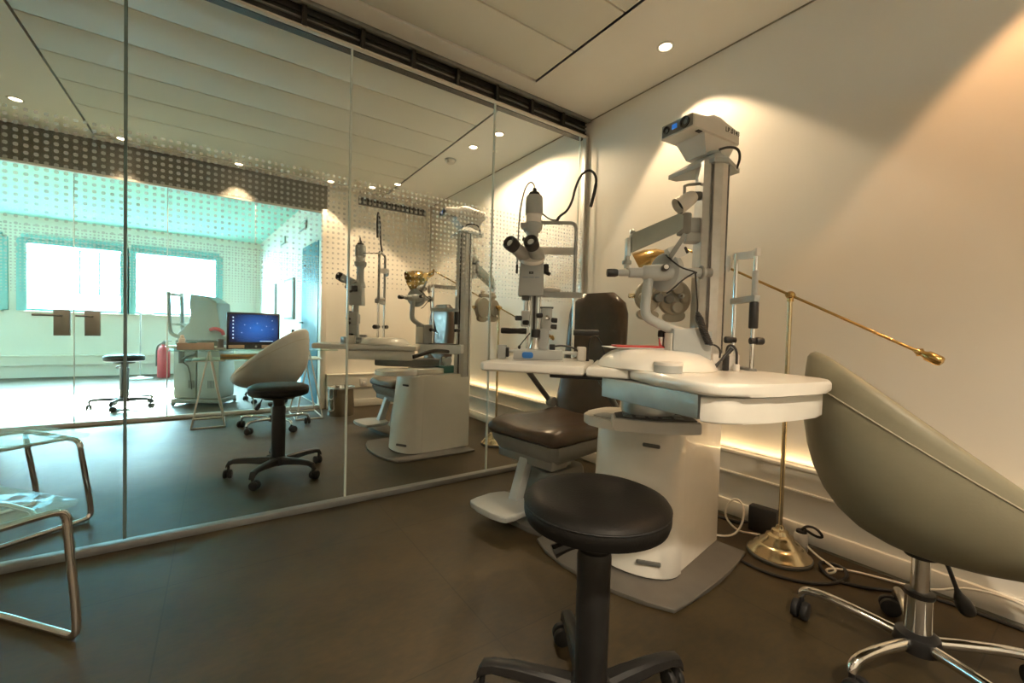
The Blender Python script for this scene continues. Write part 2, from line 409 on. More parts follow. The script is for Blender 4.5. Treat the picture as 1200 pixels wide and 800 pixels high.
for k, (a, c, hx, s) in enumerate(((-1.59, -1.085, -1.16, -1), (-1.085, -.42, -.96, 1))):
    d = sgroup('door_%d' % (k + 1), (a, YF, 0)); fpane(a, c, d)
    p = MB(); p.box((a, YF + .03, 1.18), (.007, .012, 2.3)); p.build('glass_edge_strip', GEDGE, d, world=True)
    l = MB(); l.box((hx, YF + .02, .955), (.105, .035, .235), bev=.004); lk = l.build('lock_plate', MGREY, d, world=True)
    h = MB(); h.tube([(hx, YF - .005, 1.02), (hx, YF - .05, 1.02), (hx - .10 if k else hx - .17, YF - .05, 1.02)], .010, smooth=1); h.build('lever_handle', DGREY, lk, world=True)

# third room: window wall with three openings, door, wall frames
WIN = [(-3.95, -2.87), (-2.62, -1.40), (-1.27, -.01)]
ZS, ZT = 1.10, 2.28
b = MB()
xs = [XL3] + [v for w in WIN for v in w] + [1.1]
b.box(((XL3 + 1.1) / 2, YW + .1, ZS / 2), (1.1 - XL3, .2, ZS)); b.box(((XL3 + 1.1) / 2, YW + .1, (ZT + ZC + .04) / 2), (1.1 - XL3, .2, ZC + .04 - ZT))
for a, c in zip(xs[0::2], xs[1::2]): b.box(((a + c) / 2, YW + .1, (ZS + ZT) / 2), (c - a, .2, ZT - ZS))
struct(b.build('wall_window', WALL))
FRM = mat('backlit_teal_frame', (.20, .42, .42), .5)  # teal paints the backlit shade of frames and window piers
for k, (a, c) in enumerate(WIN):
    g = sgroup('window_%d' % (k + 3), ((a + c) / 2, YW, ZS))
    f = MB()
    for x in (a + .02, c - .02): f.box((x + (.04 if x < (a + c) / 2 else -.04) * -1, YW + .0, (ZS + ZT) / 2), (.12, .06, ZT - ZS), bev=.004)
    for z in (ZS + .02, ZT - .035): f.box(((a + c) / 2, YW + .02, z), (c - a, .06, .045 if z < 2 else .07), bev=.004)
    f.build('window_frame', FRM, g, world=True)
    p = MB(); p.box(((a + c) / 2, YW + .03, (ZS + ZT) / 2), (c - a - .06, .006, ZT - ZS - .07)); p.build('window_pane', WGLASS, g, world=True)
    s = MB(); s.box(((a + c) / 2, YW - .05, ZS - .012), (c - a + .06, .14, .024), bev=.004); s.build('window_sill', TRIMW, g, world=True)
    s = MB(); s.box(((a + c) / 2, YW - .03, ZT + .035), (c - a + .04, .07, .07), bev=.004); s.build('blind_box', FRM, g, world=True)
g = sgroup('baseboard_window')
span('upper_ledge', XL3, .7, YW - .12, YW, .34, .37, TRIMW, g, .004); span('upper_face', XL3, .7, YW - .11, YW, .2, .34, TRIMW, g)
span('lower_face', XL3, .7, YW - .08, YW, .0, .2, WALL, g)
def corr(y): return 1.04 - .34 * (y - YF - .14) / (YW + .1 - YF - .14)
g = sgroup('door_3', (corr(6.1), 6.1, 0))
wd = V((corr(7) - corr(6), 1, 0)).normalized(); nd = V((-wd.y, wd.x, 0))
def onwall(y, z, d=0): return V((corr(y), y, z)) + nd * d
def wallbox(y, z, w, h, t, m, name, par, d=0., bev=.004):
    c = onwall(y, z, d + t / 2); q = MB(); q.box(c, (t, w, h), rz=math.atan2(-wd.x, wd.y), bev=bev); return q.build(name, m, par, world=par is not None)
wallbox(6.08, 1.04, .92, 2.08, .02, TRIMW, 'door_frame', g)
dl = wallbox(6.08, 1.03, .82, 2.02, .03, DOORB, 'door_leaf', g)
h = MB(); p0 = onwall(6.41, 1.02, .03); h.tube([p0, p0 + nd * .05, p0 + nd * .05 + wd * -.13], .010, smooth=1); h.build('door_handle', DGREY, dl, world=True)
for y, lab in ((7.35, 'framed white chart beside the blue door beyond the glass'), (8.75, 'framed white chart farther along the wall from the blue door')):
    t = thing('wall_frame', lab, 'picture frame', tuple(onwall(y, 1.12, .012)), 0, 'white charts on the corridor wall')
    wallbox(y, 1.38, .62, .62, .03, MGREY, 'frame', t, .002); wallbox(y, 1.38, .54, .56, .036, PAPER, 'chart_sheet', t, .002, 0)
for y, z, lab in ((6.55, 2.36, 'grey green wall sign above the blue door'), (7.9, 2.35, 'small sign high on the white wall above the framed charts')):
    t = thing('wall_sign', lab, 'sign', tuple(onwall(y, z - .05, .012)), 0, 'small signs high on the corridor wall')
    wallbox(y, z, .36, .11, .02, MGREY, 'sign_housing', t, .002); wallbox(y, z, .33, .085, .024, mat('sign_face', (.52, .60, .50), .5), 'sign_face', t, .002, 0)

# pale building across the street, widened and tinted blue to temper the sky glare
t = thing('building', 'faint building across the street, widened to mask the sky in the windows of the sunlit room', 'building', (-8, 46, -6))
b = MB(); b.box((-8, 46, 3), (38, 8, 18)); b.build('facade', FACADE, t, world=True)
b = MB()
for z in (5.7, 2.75): b.box((-6.95, 41.98, z), (2.7, .06, .07))
for x in (-8.0, -7.0, -5.9): b.box((x, 41.98, 4.2), (.07, .06, 2.9))
b.build('facade_grid', FACW, t, world=True)
for k in range(6):
    w = MB(); w.box((-6.45, 41.97, 3.1 + k * .42), (1.0, .06, .04)); w.build('louvre', FACW, t, world=True)
span('street', -60, 60, YW + .8, 140, -6.1, -6, mat('asphalt', (.3, .3, .3), .9))

# vent grille, smoke detector, socket, downlights
t = thing('vent_grille', 'long dark slotted vent high on the far wall beside the ceiling', 'vent', (1.86, YF - .012, 2.5))
b = MB(); b.box((1.86, YF - .006, 2.545), (.89, .012, .098), bev=.002); b.build('frame', MGREY, t, world=True)
b = MB()
for i in range(22): b.box((1.455 + i * .0386, YF - .013, 2.565), (.027, .004, .033)); b.box((1.455 + i * .0386, YF - .013, 2.524), (.027, .004, .033))
b.build('slots', BLACK, t, world=True)
t = thing('smoke_detector', 'round white smoke detector on the ceiling of the rear room', 'smoke detector', (1.85, 3.81, ZC))
b = MB(); b.lathe([(.001, -.04), (.035, -.038), (.048, -.022), (.05, 0)]); b.build('dome', WHITEP, t)
b = MB(); b.lathe([(.054, -.012), (.056, -.006), (.056, 0)]); b.build('base_ring', LGREY, t)
t = thing('wall_socket', 'white socket with plug on the trunking beside the steel basket', 'socket', (1.49, YF - .10, .30))
b = MB(); b.box((1.49, YF - .097, .30), (.09, .014, .09), bev=.004); b.build('face_plate', WHITEP, t, world=True)
b = MB(); b.box((1.49, YF - .12, .295), (.035, .04, .035), bev=.005); b.build('plug', WHITEP, t, world=True)
GDL = 'recessed ceiling downlights'
def downlight(x, y, label, power, tilt=(0, 0), size=78, col=(1., .72, .43), first=[None]):
    if first[0] is None:
        t = thing('downlight', label, 'downlight', (x, y, ZC), 0, GDL)
        b = MB(); b.lathe([(.034, -.001), (.036, -.005), (.047, -.005), (.049, 0), (.049, .004), (.034, .004)], cap=False); b.build('trim_ring', WHITEP, t)
        b = MB(); b.lathe([(.001, -.002), (.030, -.002), (.033, .0), (.033, .003)]); b.build('lamp_lens', LAMPW, t)
        first[0] = t
    else: t = dup(first[0], (x, y, ZC), 0, label, GDL)
    if power:
        l = bpy.data.lights.new('ceiling_spot', 'SPOT'); l.energy = power; l.color = col; l.spot_size = math.radians(size); l.spot_blend = .2; l.shadow_soft_size = .03
        o = bpy.data.objects.new('ceiling_spot', l); COL.objects.link(o); o.location = (x, y, ZC - .02); o.rotation_euler = (math.radians(tilt[0]), math.radians(tilt[1]), 0)
    return t

# warm light strips lying in the trunking ledge of the right wall
def ledge_strip(y0, y1, p):
    l = bpy.data.lights.new('ledge_light_strip', 'AREA'); l.shape = 'RECTANGLE'; l.size = .012; l.size_y = y1 - y0; l.energy = p; l.color = (1., .66, .30)
    o = bpy.data.objects.new('ledge_light_strip', l); COL.objects.link(o); o.location = (XW - .02, (y0 + y1) / 2, .376); o.rotation_euler = (PI, 0, 0)
ledge_strip(-1.2, YG - .1, 3.2); ledge_strip(YG + .15, YF - .2, 2.6)
# ------------------------------------------------------------------ downlights
downlight(2.09, 1.56, 'glowing downlight in the near ceiling above the refraction column', 42, tilt=(-8, -8), size=86)
downlight(2.09, .06, 'downlight of the near ceiling out beyond the right edge, over the shell chair', 46, col=(1., .52, .22))
downlight(1.93, 3.06, 'downlight just behind the glass, nearest of the rear room row', 52, size=155)
downlight(1.885, 3.42, 'second downlight behind the glass, beside the smoke detector', 26, size=155)
downlight(1.69, 4.84, 'downlight of the rear room near the long dark vent', 30, size=90)
downlight(1.49, 5.14, 'downlight at the far wall, left of the long dark vent', 20)
downlight(1.05, 5.24, 'downlight above the end of the glass doors by the far wall', 28)
downlight(-1.27, 4.84, 'downlight in the plaster border at the left edge of the rear room', 60)
downlight(-.73, 5.26, 'downlight over the far glass doors, left of the glass joint', 50)
downlight(.166, 5.30, 'downlight over the far glass panes above the computer screen', 60)

# ------------------------------------------------------------------ black swivel stools
def make_stool(label, loc, rz, group):
    t = thing('swivel_stool', label, 'stool', loc, rz, group)
    b = MB(); r = .18
    b.lathe([(.001, .525), (.10, .525), (r - .02, .528), (r - .005, .536), (r, .552), (r, .566), (r - .004, .573), (r + .001, .578), (r - .006, .588), (r - .03, .598), (r - .08, .602), (.001, .604)], n=56)
    seat = b.build('seat', BLEATHER, t)
    b = MB(); b.tube([(r * .985 * math.cos(a * PI / 24), r * .985 * math.sin(a * PI / 24), .5745) for a in range(49)], .0035, n=6); b.build('seat_welt', BLACKR, seat)
    b = MB(); b.cyl((0, 0, .505), (0, 0, .527), .095, n=28); b.build('seat_plate', BLACK, t)
    b = MB(); b.lathe([(.026, .36), (.030, .365), (.034, .43), (.037, .50), (.05, .507)], n=24); b.build('gas_lift', BLACK, t)
    b = MB(); b.lathe([(.038, .10), (.041, .105), (.0415, .25), (.042, .26), (.042, .40), (.043, .44), (.040, .455), (.034, .46)], n=28); b.build('column_sleeve', BLACK, t)
    b = MB(); b.tube([(.002, .02, .468), (.0, .055, .468), (-.002, .085, .460), (-.004, .105, .452)], lambda q: .008 + .010 * q, n=8, smooth=1); b.build('height_lever', BLACK, t)
    b = MB(); b.lathe([(.03, .065), (.055, .068), (.058, .09), (.05, .118), (.041, .122)], n=28); b.build('hub', BLACK, t)
    for k in range(5):
        a = 2 * PI * k / 5; c, s = math.cos(a), math.sin(a); q = MB()
        rings = []
        for rr, z, w, h in ((.03, .092, .030, .026), (.10, .100, .026, .022), (.19, .106, .022, .017), (.255, .104, .020, .014), (.285, .094, .019, .016), (.297, .075, .016, .012)):
            rings.append([V((rr * c - s * w * x, rr * s + c * w * x, z + h * y)) for x, y in ((-1, -.6), (-.8, -1), (.8, -1), (1, -.6), (.85, .6), (.5, .95), (-.5, .95), (-.85, .6))])
        q.ring_skin(rings); q.build('leg', BLACK, t)
        cs = MB(); cx, cy = .285 * c - .014 * s, .285 * s + .014 * c
        for d in (-1, 1):
            o = V((c, s, 0)) * .014 * d; cs.cyl(V((cx, cy, .028)) + o - V((c, s, 0)) * .009, V((cx, cy, .028)) + o + V((c, s, 0)) * .009, .028, n=18, bev=.005)
        cs.cyl((.285 * c, .285 * s, .03), (.285 * c, .285 * s, .085), .008, n=10)
        cs.build('caster', BLACKR, t)
    return t
GST = 'black swivel stools'
stool = make_stool('round black swivel stool in the foreground, before the white cabinet', (.783, .741, 0), math.radians(60), GST)
dup(stool, (.335, 3.18, 0), math.radians(20), 'black swivel stool behind the glass in front of the white shell chair', GST)
dup(stool, (-.87, 6.45, 0), math.radians(40), 'small blue black stool standing in the sunlit room by the far glass doors', GST)
dup(stool, (.56, 6.3, 0), math.radians(10), 'black wheeled stool half hidden behind the glass desk and shell chair', GST)

# ------------------------------------------------------------------ cream shell chairs on chrome bases
def make_shell(label, loc, rz, group):
    t = thing('shell_chair', label, 'chair', loc, rz, group)      # local +x = where the sitter faces
    n = 56
    def rim(p):
        a = PI * 2 * p; k = (1 - math.cos(a)) / 2                 # 0 front .. 1 back
        x = .037 + .345 * math.cos(a); y = .29 * math.sin(a) * (1 - .14 * k)
        return V((x, y, .47 + .47 * k ** 1.2))
    bot = V((.018, 0, .368))
    prof = []                                                      # (blend, lift)
    def pt(p, q, off):
        """q 0 bottom .. 1 rim; off: inset"""
        R = rim(p); d = V((R.x - bot.x, R.y, 0)); L = d.length; d.normalize()
        th = q * PI / 2
        rad = math.sin(th) ** .72 * 1.0; hz = (1 - math.cos(th)) ** 1.0
        bul = .030 * math.sin(PI * min(1, q)) 
        r_ = max(0.001, (L * rad + bul - off * math.sin(th) ** .5))
        z = bot.z + (R.z - bot.z) * (hz ** .95) + off * math.cos(th)
        return V((bot.x + d.x * r_, bot.y + d.y * r_, z))
    qs = [0.02, .08, .16, .25, .35, .45, .55, .65, .75, .84, .91, .96, 1.0]
    rings = [[pt(i / n, q, 0) for i in range(n)] for q in qs]
    th = .040
    for h, o in ((.012, .008), (.017, .02), (.012, .033)):
        rings.append([pt(i / n, 1, o) + V((0, 0, h)) for i in range(n)])
    rings += [[pt(i / n, q, th) for i in range(n)] for q in (1., .94, .85, .72, .58, .44, .3, .18, .08, .02)]
    b = MB(); b.ring_skin(rings); sh = b.build('seat_shell', CREAM, t, ang=60)
    b = MB(); b.tube([pt(i / n, .91, -.0015) for i in range(n + 1)], .0022, n=6); b.build('rim_seam', CREAMD, sh)
    b = MB(); b.lathe([(.024, .345), (.04, .35), (.052, .37), (.05, .388), (.03, .392)], n=28); b.build('seat_bracket', BLACK, t)
    b = MB(); b.cyl((0, 0, .19), (0, 0, .37), .0225, n=24); b.build('gas_lift', CHROME, t)
    b = MB(); b.lathe([(.028, .095), (.0335, .10), (.0335, .235), (.031, .238)], n=28); b.build('column_sleeve', CHROME, t)
    b = MB(); b.lathe([(.0345, .228), (.036, .231), (.036, .243), (.024, .245)], n=28); b.build('collar', BLACK, t)
    b = MB(); b.lathe([(.02, .062), (.052, .066), (.058, .085), (.052, .112), (.036, .124)], n=28); b.build('hub', BLACK, t)
    b = MB(); b.tube([(.03, .015, .365), (.065, .03, .345), (.10, .05, .255), (.118, .058, .215), (.14, .067, .175)], lambda q: .006 if q < .55 else .006 + .016 * math.sin((q - .55) / .45 * PI * .85), n=10, smooth=2); b.build('height_lever', BLACK, t)
    for k in range(5):
        a = 2 * PI * k / 5 + math.radians(10); c, s = math.cos(a), math.sin(a)
        b = MB(); b.tube([V((rr * c, rr * s, z)) for rr, z in ((.04, .092), (.12, .100), (.20, .106), (.265, .105), (.298, .095), (.306, .072))], lambda q: .0165 - .004 * q, n=12, smooth=2); b.build('leg', CHROME, t)
        cs = MB(); cx, cy = .30 * c - .016 * s, .30 * s + .016 * c
        for d in (-1, 1):
            o = V((c, s, 0)) * .015 * d; cs.cyl(V((cx, cy, .031)) + o - V((c, s, 0)) * .010, V((cx, cy, .031)) + o + V((c, s, 0)) * .010, .031, n=20, bev=.005)
        cs.cyl((.302 * c, .302 * s, .03), (.302 * c, .302 * s, .08), .008, n=10)
        cs.build('caster', BLACKR, t)
    return t
GSH = 'cream shell chairs'
shell = make_shell('large cream leather shell chair in the foreground right, behind the table end', (1.757, .328, 0), math.radians(-60), GSH)
far_shell = dup(shell, (.45, 4.63, 0), math.radians(138), 'white shell chair behind the glass, drawn up to the glass desk', GSH)

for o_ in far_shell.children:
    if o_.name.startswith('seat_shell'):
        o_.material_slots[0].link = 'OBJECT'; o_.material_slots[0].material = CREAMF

# ------------------------------------------------------------------ cantilever chairs with clear seats (left edge)
def make_cant(label, loc, rz, group):
    t = thing('cantilever_chair', label, 'chair', loc, rz, group)  # origin: floor point between the front legs, +x forward
    w = .225; r = .0115
    side = lambda s_: [(-.42, s_ * w, .0125), (-.01, s_ * w, .0125), (.042, s_ * w, .014), (.050, s_ * w, .06), (.010, s_ * w, .34), (.004, s_ * w, .405), (.0, s_ * (w - .07), .412)]
    b = MB(); b.tube([(-.42, 0, .0125), (-.42, -w + .06, .0125), (-.42, -w, .0125)] [:2] + side(-1) + side(1)[::-1] + [(-.42, w - .06, .0125), (-.42, 0, .0125)], r, n=14, smooth=3)
    b.build('tube_frame', CHROME, t)
    for s_ in (-1, 1):
        b = MB(); b.tube([(.0, s_ * (w - .07), .412), (-.06, s_ * (w - .05), .418), (-.40, s_ * (w - .05), .418)], .008, n=10, smooth=1); b.build('seat_bearer', CHROME, t)
    b = MB(); b.prism(rrect(-.44, -w - .02, .045, w + .02, .03), .424, .434, bev=.003); b.build('seat', ACRYL, t)
    b = MB(); b.prism(rrect(-w - .02, .43, w + .02, .80, .05), -.006, .006, bev=.003, M=Matrix.Translation((-.40, 0, 0)) @ Matrix(((0, -.20, 1, 0.06), (1, 0, 0, 0), (0, 1, 0, 0), (0, 0, 0, 1)))); b.build('backrest', ACRYL, t)
    return t
GCC = 'clear acrylic cantilever chairs'
a = math.radians(44)
def cant_at(leg, rz, side): return (leg[0] - (-math.sin(rz)) * .225 * side, leg[1] - math.cos(rz) * .225 * side, 0)
cant = make_cant('chrome chair with clear seat at the left edge, in front of the glass', cant_at((-.385, 1.85), math.radians(-49), 1), math.radians(-49), GCC)
dup(cant, cant_at((-.55, 2.86), math.radians(37), -1), math.radians(37), 'chrome chair with clear seat at the left edge, behind the glass', GCC)

# ------------------------------------------------------------------ reclining patient chairs
def make_patient(label, loc, rz, group):
    t = thing('patient_chair', label, 'chair', loc, rz, group)      # sitter faces local -x
    def cushion(prof, w0, w1, th, k=9):
        pass
    # seat: front edge waterfall
    b = MB(); rings = []
    for x, zt, zb, w in ((-.315, .462, .448, .215), (-.31, .486, .435, .24), (-.285, .505, .425, .255), (-.2, .520, .42, .262), (-.05, .512, .42, .262), (.08, .505, .42, .258), (.20, .515, .42, .25), (.25, .52, .43, .23)):
        r = []
        for y, f in ((-1, .45), (-.97, .75), (-.86, .96), (-.6, .93), (-.2, .80), (.2, .80), (.6, .93), (.86, .96), (.97, .75), (1, .45), (.97, .12), (.85, 0), (-.85, 0), (-.97, .12)):
            r.append(V((x, y * w, zb + (zt - zb) * f)))
        rings.append(r)
    b.ring_skin(rings); b.build('seat', BRLEATHER, t, ang=70)
    def back(z0, z1, w0, w1, x0, lean, th, name, bow):
        b = MB(); rings = []
        N = 12
        for i in range(N + 1):
            f = i / N; z = z0 + (z1 - z0) * f
            e = min(1., min(f, 1 - f) * 7 + .25) ** .6 if f < .5 else min(1., (1 - f) * 8 + .0) ** .5
            w = (w0 + (w1 - w0) * f) * (.82 + .18 * e if f < .5 else .55 + .45 * e)
            tt = th * (.45 + .55 * e); x = x0 + lean * f + bow * math.sin(PI * f)
            r = []
            for y, dx in ((-1, 0), (-.96, -.5), (-.8, -.9), (-.45, -.78), (0, -.7), (.45, -.78), (.8, -.9), (.96, -.5), (1, 0), (.96, .5), (.8, .8), (0, .9), (-.8, .8), (-.96, .5)):
                r.append(V((x + dx * tt, y * w, z)))
            rings.append(r)
        b.ring_skin(rings); return b.build(name, BRLEATHER, t, ang=70)
    back(.475, 1.245, .235, .21, .255, .115, .048, 'backrest', .028)
    b = MB(); b.prism([(-.17, .50), (.17, .50), (.16, 1.15), (.10, 1.19), (-.10, 1.19), (-.16, 1.15)], -.012, .012, bev=.006, M=Matrix.Translation((.325, 0, 0)) @ Matrix(((0, .155, 1, -.075), (1, 0, 0, 0), (0, 1, 0, 0), (0, 0, 0, 1)))); b.build('back_shell', DGREY, t)
    b = MB(); rings = []
    for z, x0, x1, w in ((.425, -.30, .26, .245), (.40, -.295, .26, .245), (.345, -.27, .25, .215), (.325, -.25, -.10, .20)):
        rings.append([V((x0 + .03, -w, z)), V((x1, -w, z)), V((x1 + .02, -w + .03, z)), V((x1 + .02, w - .03, z)), V((x1, w, z)), V((x0 + .03, w, z)), V((x0, w - .03, z)), V((x0, -w + .03, z))])
    b.ring_skin(rings); b.build('seat_pan', MGREY, t)
    b = MB(); b.box((-.20, 0, .33), (.13, .40, .07), bev=.01); b.build('footrest_hinge', MGREY, t)
    b = MB(); b.prism(rrect(-.095, -.062, .07, .062, .012), .235, .36, bev=.003, M=Matrix.Translation((.0, 0, 0))); b.build('lift_column', LGREY, t)
    b = MB(); rings = []
    for z, s in ((.028, 1.18), (.06, 1.08), (.14, 1.0), (.215, .95), (.235, .90), (.238, .8)):
        rings.append([V((p[0] * s + .0, p[1] * s, z)) for p in rrect(-.16, -.115, .16, .115, .05, 4)])
    b.ring_skin(rings); b.build('base_housing', MGREY, t)
    b = MB(); b.prism(smooth_poly([(-.36, -.24), (-.28, -.27), (.26, -.27), (.30, -.2), (.30, .2), (.26, .27), (-.28, .27), (-.36, .2)], 1), .0, .028, bev=.006); b.build('base_plate', PLATE, t)
    b = MB(); b.ring_skin([[V((x - .02, y, z)) for x, y in rrect(-.035, -.02, .035, .02, .005, 2)] if False else [V((x + xo, y, z)) for x, y in rrect(-.028, -.03, .028, .03, .006, 2)] for z, xo in ((.33, -.235), (.11, -.315))]); b.build('footrest_strut', LGREY, t)
    b = MB(); b.prism(smooth_poly([(-.53, -.10), (-.50, -.15), (-.33, -.14), (-.27, -.1), (-.27, .1), (-.33, .14), (-.50, .15), (-.53, .10)], 1), .088, .118, bev=.008); b.build('footrest', LGREY, t)
    for s in (-1, 1):
        b = MB(); b.tube([(.235, s * .262, .545), (.12, s * .268, .66), (-.02, s * .27, .80), (-.06, s * .27, .835)], .017, n=10); b.build('armrest', DGREY, t)
        b = MB(); b.cyl((.24, s * .225, .54), (.24, s * .275, .54), .032, n=20, bev=.004); hb = b.build('armrest_pivot', MGREY, t)
    return t
GPC = 'brown leather patient chairs'
pat = make_patient('dark brown leather patient chair on grey pedestal, in front of the glass', (1.60, 1.84, 0), math.radians(9), GPC)
dup(pat, (1.58, 4.04, 0), math.radians(9), 'patient chair on grey pedestal behind the glass, behind the rear white cabinet', GPC)

# ------------------------------------------------------------------ brass pole lamps
def make_lamp(label, loc, rz, boom_rz, group):
    t = thing('floor_lamp', label, 'lamp', loc, rz, group)
    b = MB(); b.lathe([(.001, .012), (.126, .012), (.127, .02), (.121, .026), (.108, .036), (.100, .052), (.084, .060), (.079, .072), (.060, .084), (.054, .098), (.038, .104), (.033, .120), (.020, .126), (.016, .14), (.011, .145)], n=48); bb = b.build('base', NICKEL, t)
    b = MB(); b.lathe([(.001, 0), (.128, 0), (.131, .004), (.131, .014), (.126, .018), (.001, .018)], n=48); b.build('foot_ring', DGREY, bb)
    b = MB(); b.cyl((0, 0, .128), (0, 0, 1.17), .0095, n=14); b.build('pole', NICKEL, t)
    b = MB(); b.ell((0, 0, 1.19), (.019, .019, .019)); b.cyl((-.026, 0, 1.19), (.026, 0, 1.19), .013, n=16, bev=.003); b.cyl((0, 0, 1.162), (0, 0, 1.178), .013, n=16); b.build('joint', BRASS, t)
    d = V((0, .53, .28)); L = d.length; d.normalize()
    if boom_rz: d = Matrix.Rotation(boom_rz, 3, 'Z') @ d
    P = V((0, 0, 1.19))
    b = MB(); b.cyl(P - d * .50, P + d * .66, .0058, n=12); b.build('boom', BRASS, t)
    b = MB()
    q = P - d * .50; ax = -d
    b.lathe([(.008, -.02), (.011, -.012), (.017, -.004), (.011, .004), (.013, .012), (.019, .02), (.019, .055), (.015, .064), (.001, .068)], c=q, axis=ax, n=20); b.build('counterweight', BRASS, t)
    e = P + d * .66
    h = MB(); h.ell(e, (.014, .014, .014)); h.cyl(e, e + V((0, 0, -.03)), .008, n=12); h.build('shade_joint', BRASS, t)
    side = V((d.y, -d.x, 0)).normalized()
    ax = (V((-.47, .72, -.46))).normalized()
    if boom_rz: ax = Matrix.Rotation(boom_rz, 3, 'Z') @ ax
    s = MB(); c0 = e + V((0, 0, -.02))
    s.lathe([(.012, 0), (.022, .004), (.026, .05), (.034, .07), (.062, .10), (.090, .16), (.105, .225), (.103, .226), (.087, .161), (.058, .102), (.030, .074), (.02, .055)], c=c0, axis=ax, n=36, cap=False); sh = s.build('lamp_shade', BRASS, t)
    s = MB(); s.ell(c0 + ax * .12, (.028, .028, .028)); s.build('bulb', WHITEP, sh)
    return t
GLP = 'brass pole lamps'
make_lamp('brass pole lamp with stepped round base beside the right wall', (2.12, .868, 0), 0, 0, GLP)
make_lamp('brass pole lamp behind the glass, beside the rear white cabinet', (2.00, 3.10, 0), 0, math.radians(52), GLP)
# ------------------------------------------------------------------ refraction units: cabinet, column, table
def make_unit(label, cor, rz, col, group, table):
    t = thing('refraction_unit', label, 'instrument table', (cor[0], cor[1], 0), rz, group)   # local: x along the cabinet, y away from the camera
    b = MB()
    out = [(-.228, -.08)] + [(-.228 + .648 * i / 6, -.08 - .04 * i / 6 - .022 * math.sin(PI * i / 6)) for i in range(1, 7)] + [(.445, .26), (.42, .63), (-.21, .60), (-.262, .50), (-.29, .38), (-.30, .26), (-.288, .13), (-.262, .01)]
    b.prism(out, 0, .016, bev=.005); b.build('base_plate', PLATE, t)
    cv = .20
    def body(x0, x1, w, m, name, z0, z1, lean):
        q = MB(); q.ring_skin([[V((x + lean * (z - z0) / (z1 - z0), cv + y, z)) for x, y in rrect(x0, -w, x1, w, .02, 4)] for z in (z0, z0 + .005, z1 - .006, z1)]); return q.build(name, m, t)
    body(.0, .45, .188, WHITE, 'cabinet_body', .017, .625, 0)
    q = MB(); rings = []
    for z, nose, hw, x1 in ((.022, .135, .200, .0), (.026, .140, .202, .0), (.2, .125, .201, .004), (.40, .095, .199, .010), (.605, .062, .197, .018), (.618, .054, .194, .018)):
        r = [V((x1, cv - hw, z))] + [V((-.02 - nose * math.cos(math.radians(a)), cv + hw * math.sin(math.radians(a)), z)) for a in range(-84, 85, 12)] + [V((x1, cv + hw, z))]
        rings.append(r)
    q.ring_skin(rings); cov = q.build('front_cover', WHITE, t)
    def slot(z, y, w, h):
        s = MB(); nose = .140 if z < .2 else .082; a = math.asin((y - cv) / .20)
        c = V((-.02 - nose * math.cos(a), y, z)); n = V((-math.cos(a) / nose, math.sin(a) / .20, 0)).normalized()
        s.box(c + n * .001, (w, .012, h), M=axes(V((-n.y, n.x, 0)), V((0, 0, 1)), (0, 0, 0)), bev=.005)
        return s
    slot(.085, .075, .095, .018).build('cable_slot', DGREY, cov)
    slot(.545, .10, .07, .016).build('cable_slot', DGREY, cov)
    q = MB(); q.prism(smooth_poly([(-.28, .17), (-.25, .09), (-.08, .06), (.02, .08), (.02, .34), (-.08, .36), (-.23, .35), (-.28, .28)], 2), .622, .660, bev=.008); q.build('side_tray', WHITE, t)
    q = MB(); q.prism(rrect(-.255, .15, -.165, .28, .015), .660, .663, bev=.001); q.build('tray_pad', LGREY, t)
    q = MB(); q.lathe([(.001, .626), (.145, .626), (.148, .63), (.148, .664), (.142, .668), (.001, .668)], c=(.13, cv, 0), n=40); q.build('swivel_disc', WHITE, t)
    table(t)
    # column
    cm = Matrix.Translation((col[0], col[1], 0)) @ Matrix.Rotation(math.radians(-34.7), 4, 'Z')
    inv = root_matrix(t).inverted()
    prof = [(-.062, -.045), (-.035, -.055), (-.033, -.046), (-.020, -.046), (-.018, -.057), (.018, -.062), (.045, -.052), (.047, -.044), (.056, -.044), (.062, -.035), (.062, .045), (.04, .06), (-.04, .06), (-.062, .045)]
    q = MB(); q.prism(prof, .60, 1.80, M=inv @ cm); q.build('column', ALU, t, ang=20)
    q = MB()
    q.box((-.0265, -.043, 1.195), (.012, .006, .78 * 2 * .755), M=None); q.box((.0515, -.041, 1.195), (.009, .006, .78 * 2 * .755)); q.bm.transform(inv @ cm); q.build('column_groove', BLACK, t)
    q = MB(); lo = [(-.03, -.078), (.035, -.075), (.15, .05), (.125, .10), (-.10, .19), (-.15, .165)]
    q.ring_skin([[inv @ cm @ V((x, y, 1.782)) for x, y in lo], [inv @ cm @ V((x, y, 1.802)) for x, y in lo], [inv @ cm @ V((x * .38 + .005, y * .38, 1.842)) for x, y in lo]]); q.build('column_cap', LGREY, t)
    q = MB(); q.tube([inv @ cm @ V(p) for p in ((.01, -.03, 1.855), (.05, -.04, 1.865), (.10, -.03, 1.862), (.125, .0, 1.83), (.12, .02, 1.79))], .006, n=8, smooth=2); q.build('head_cable', BLACK, t)
    return t

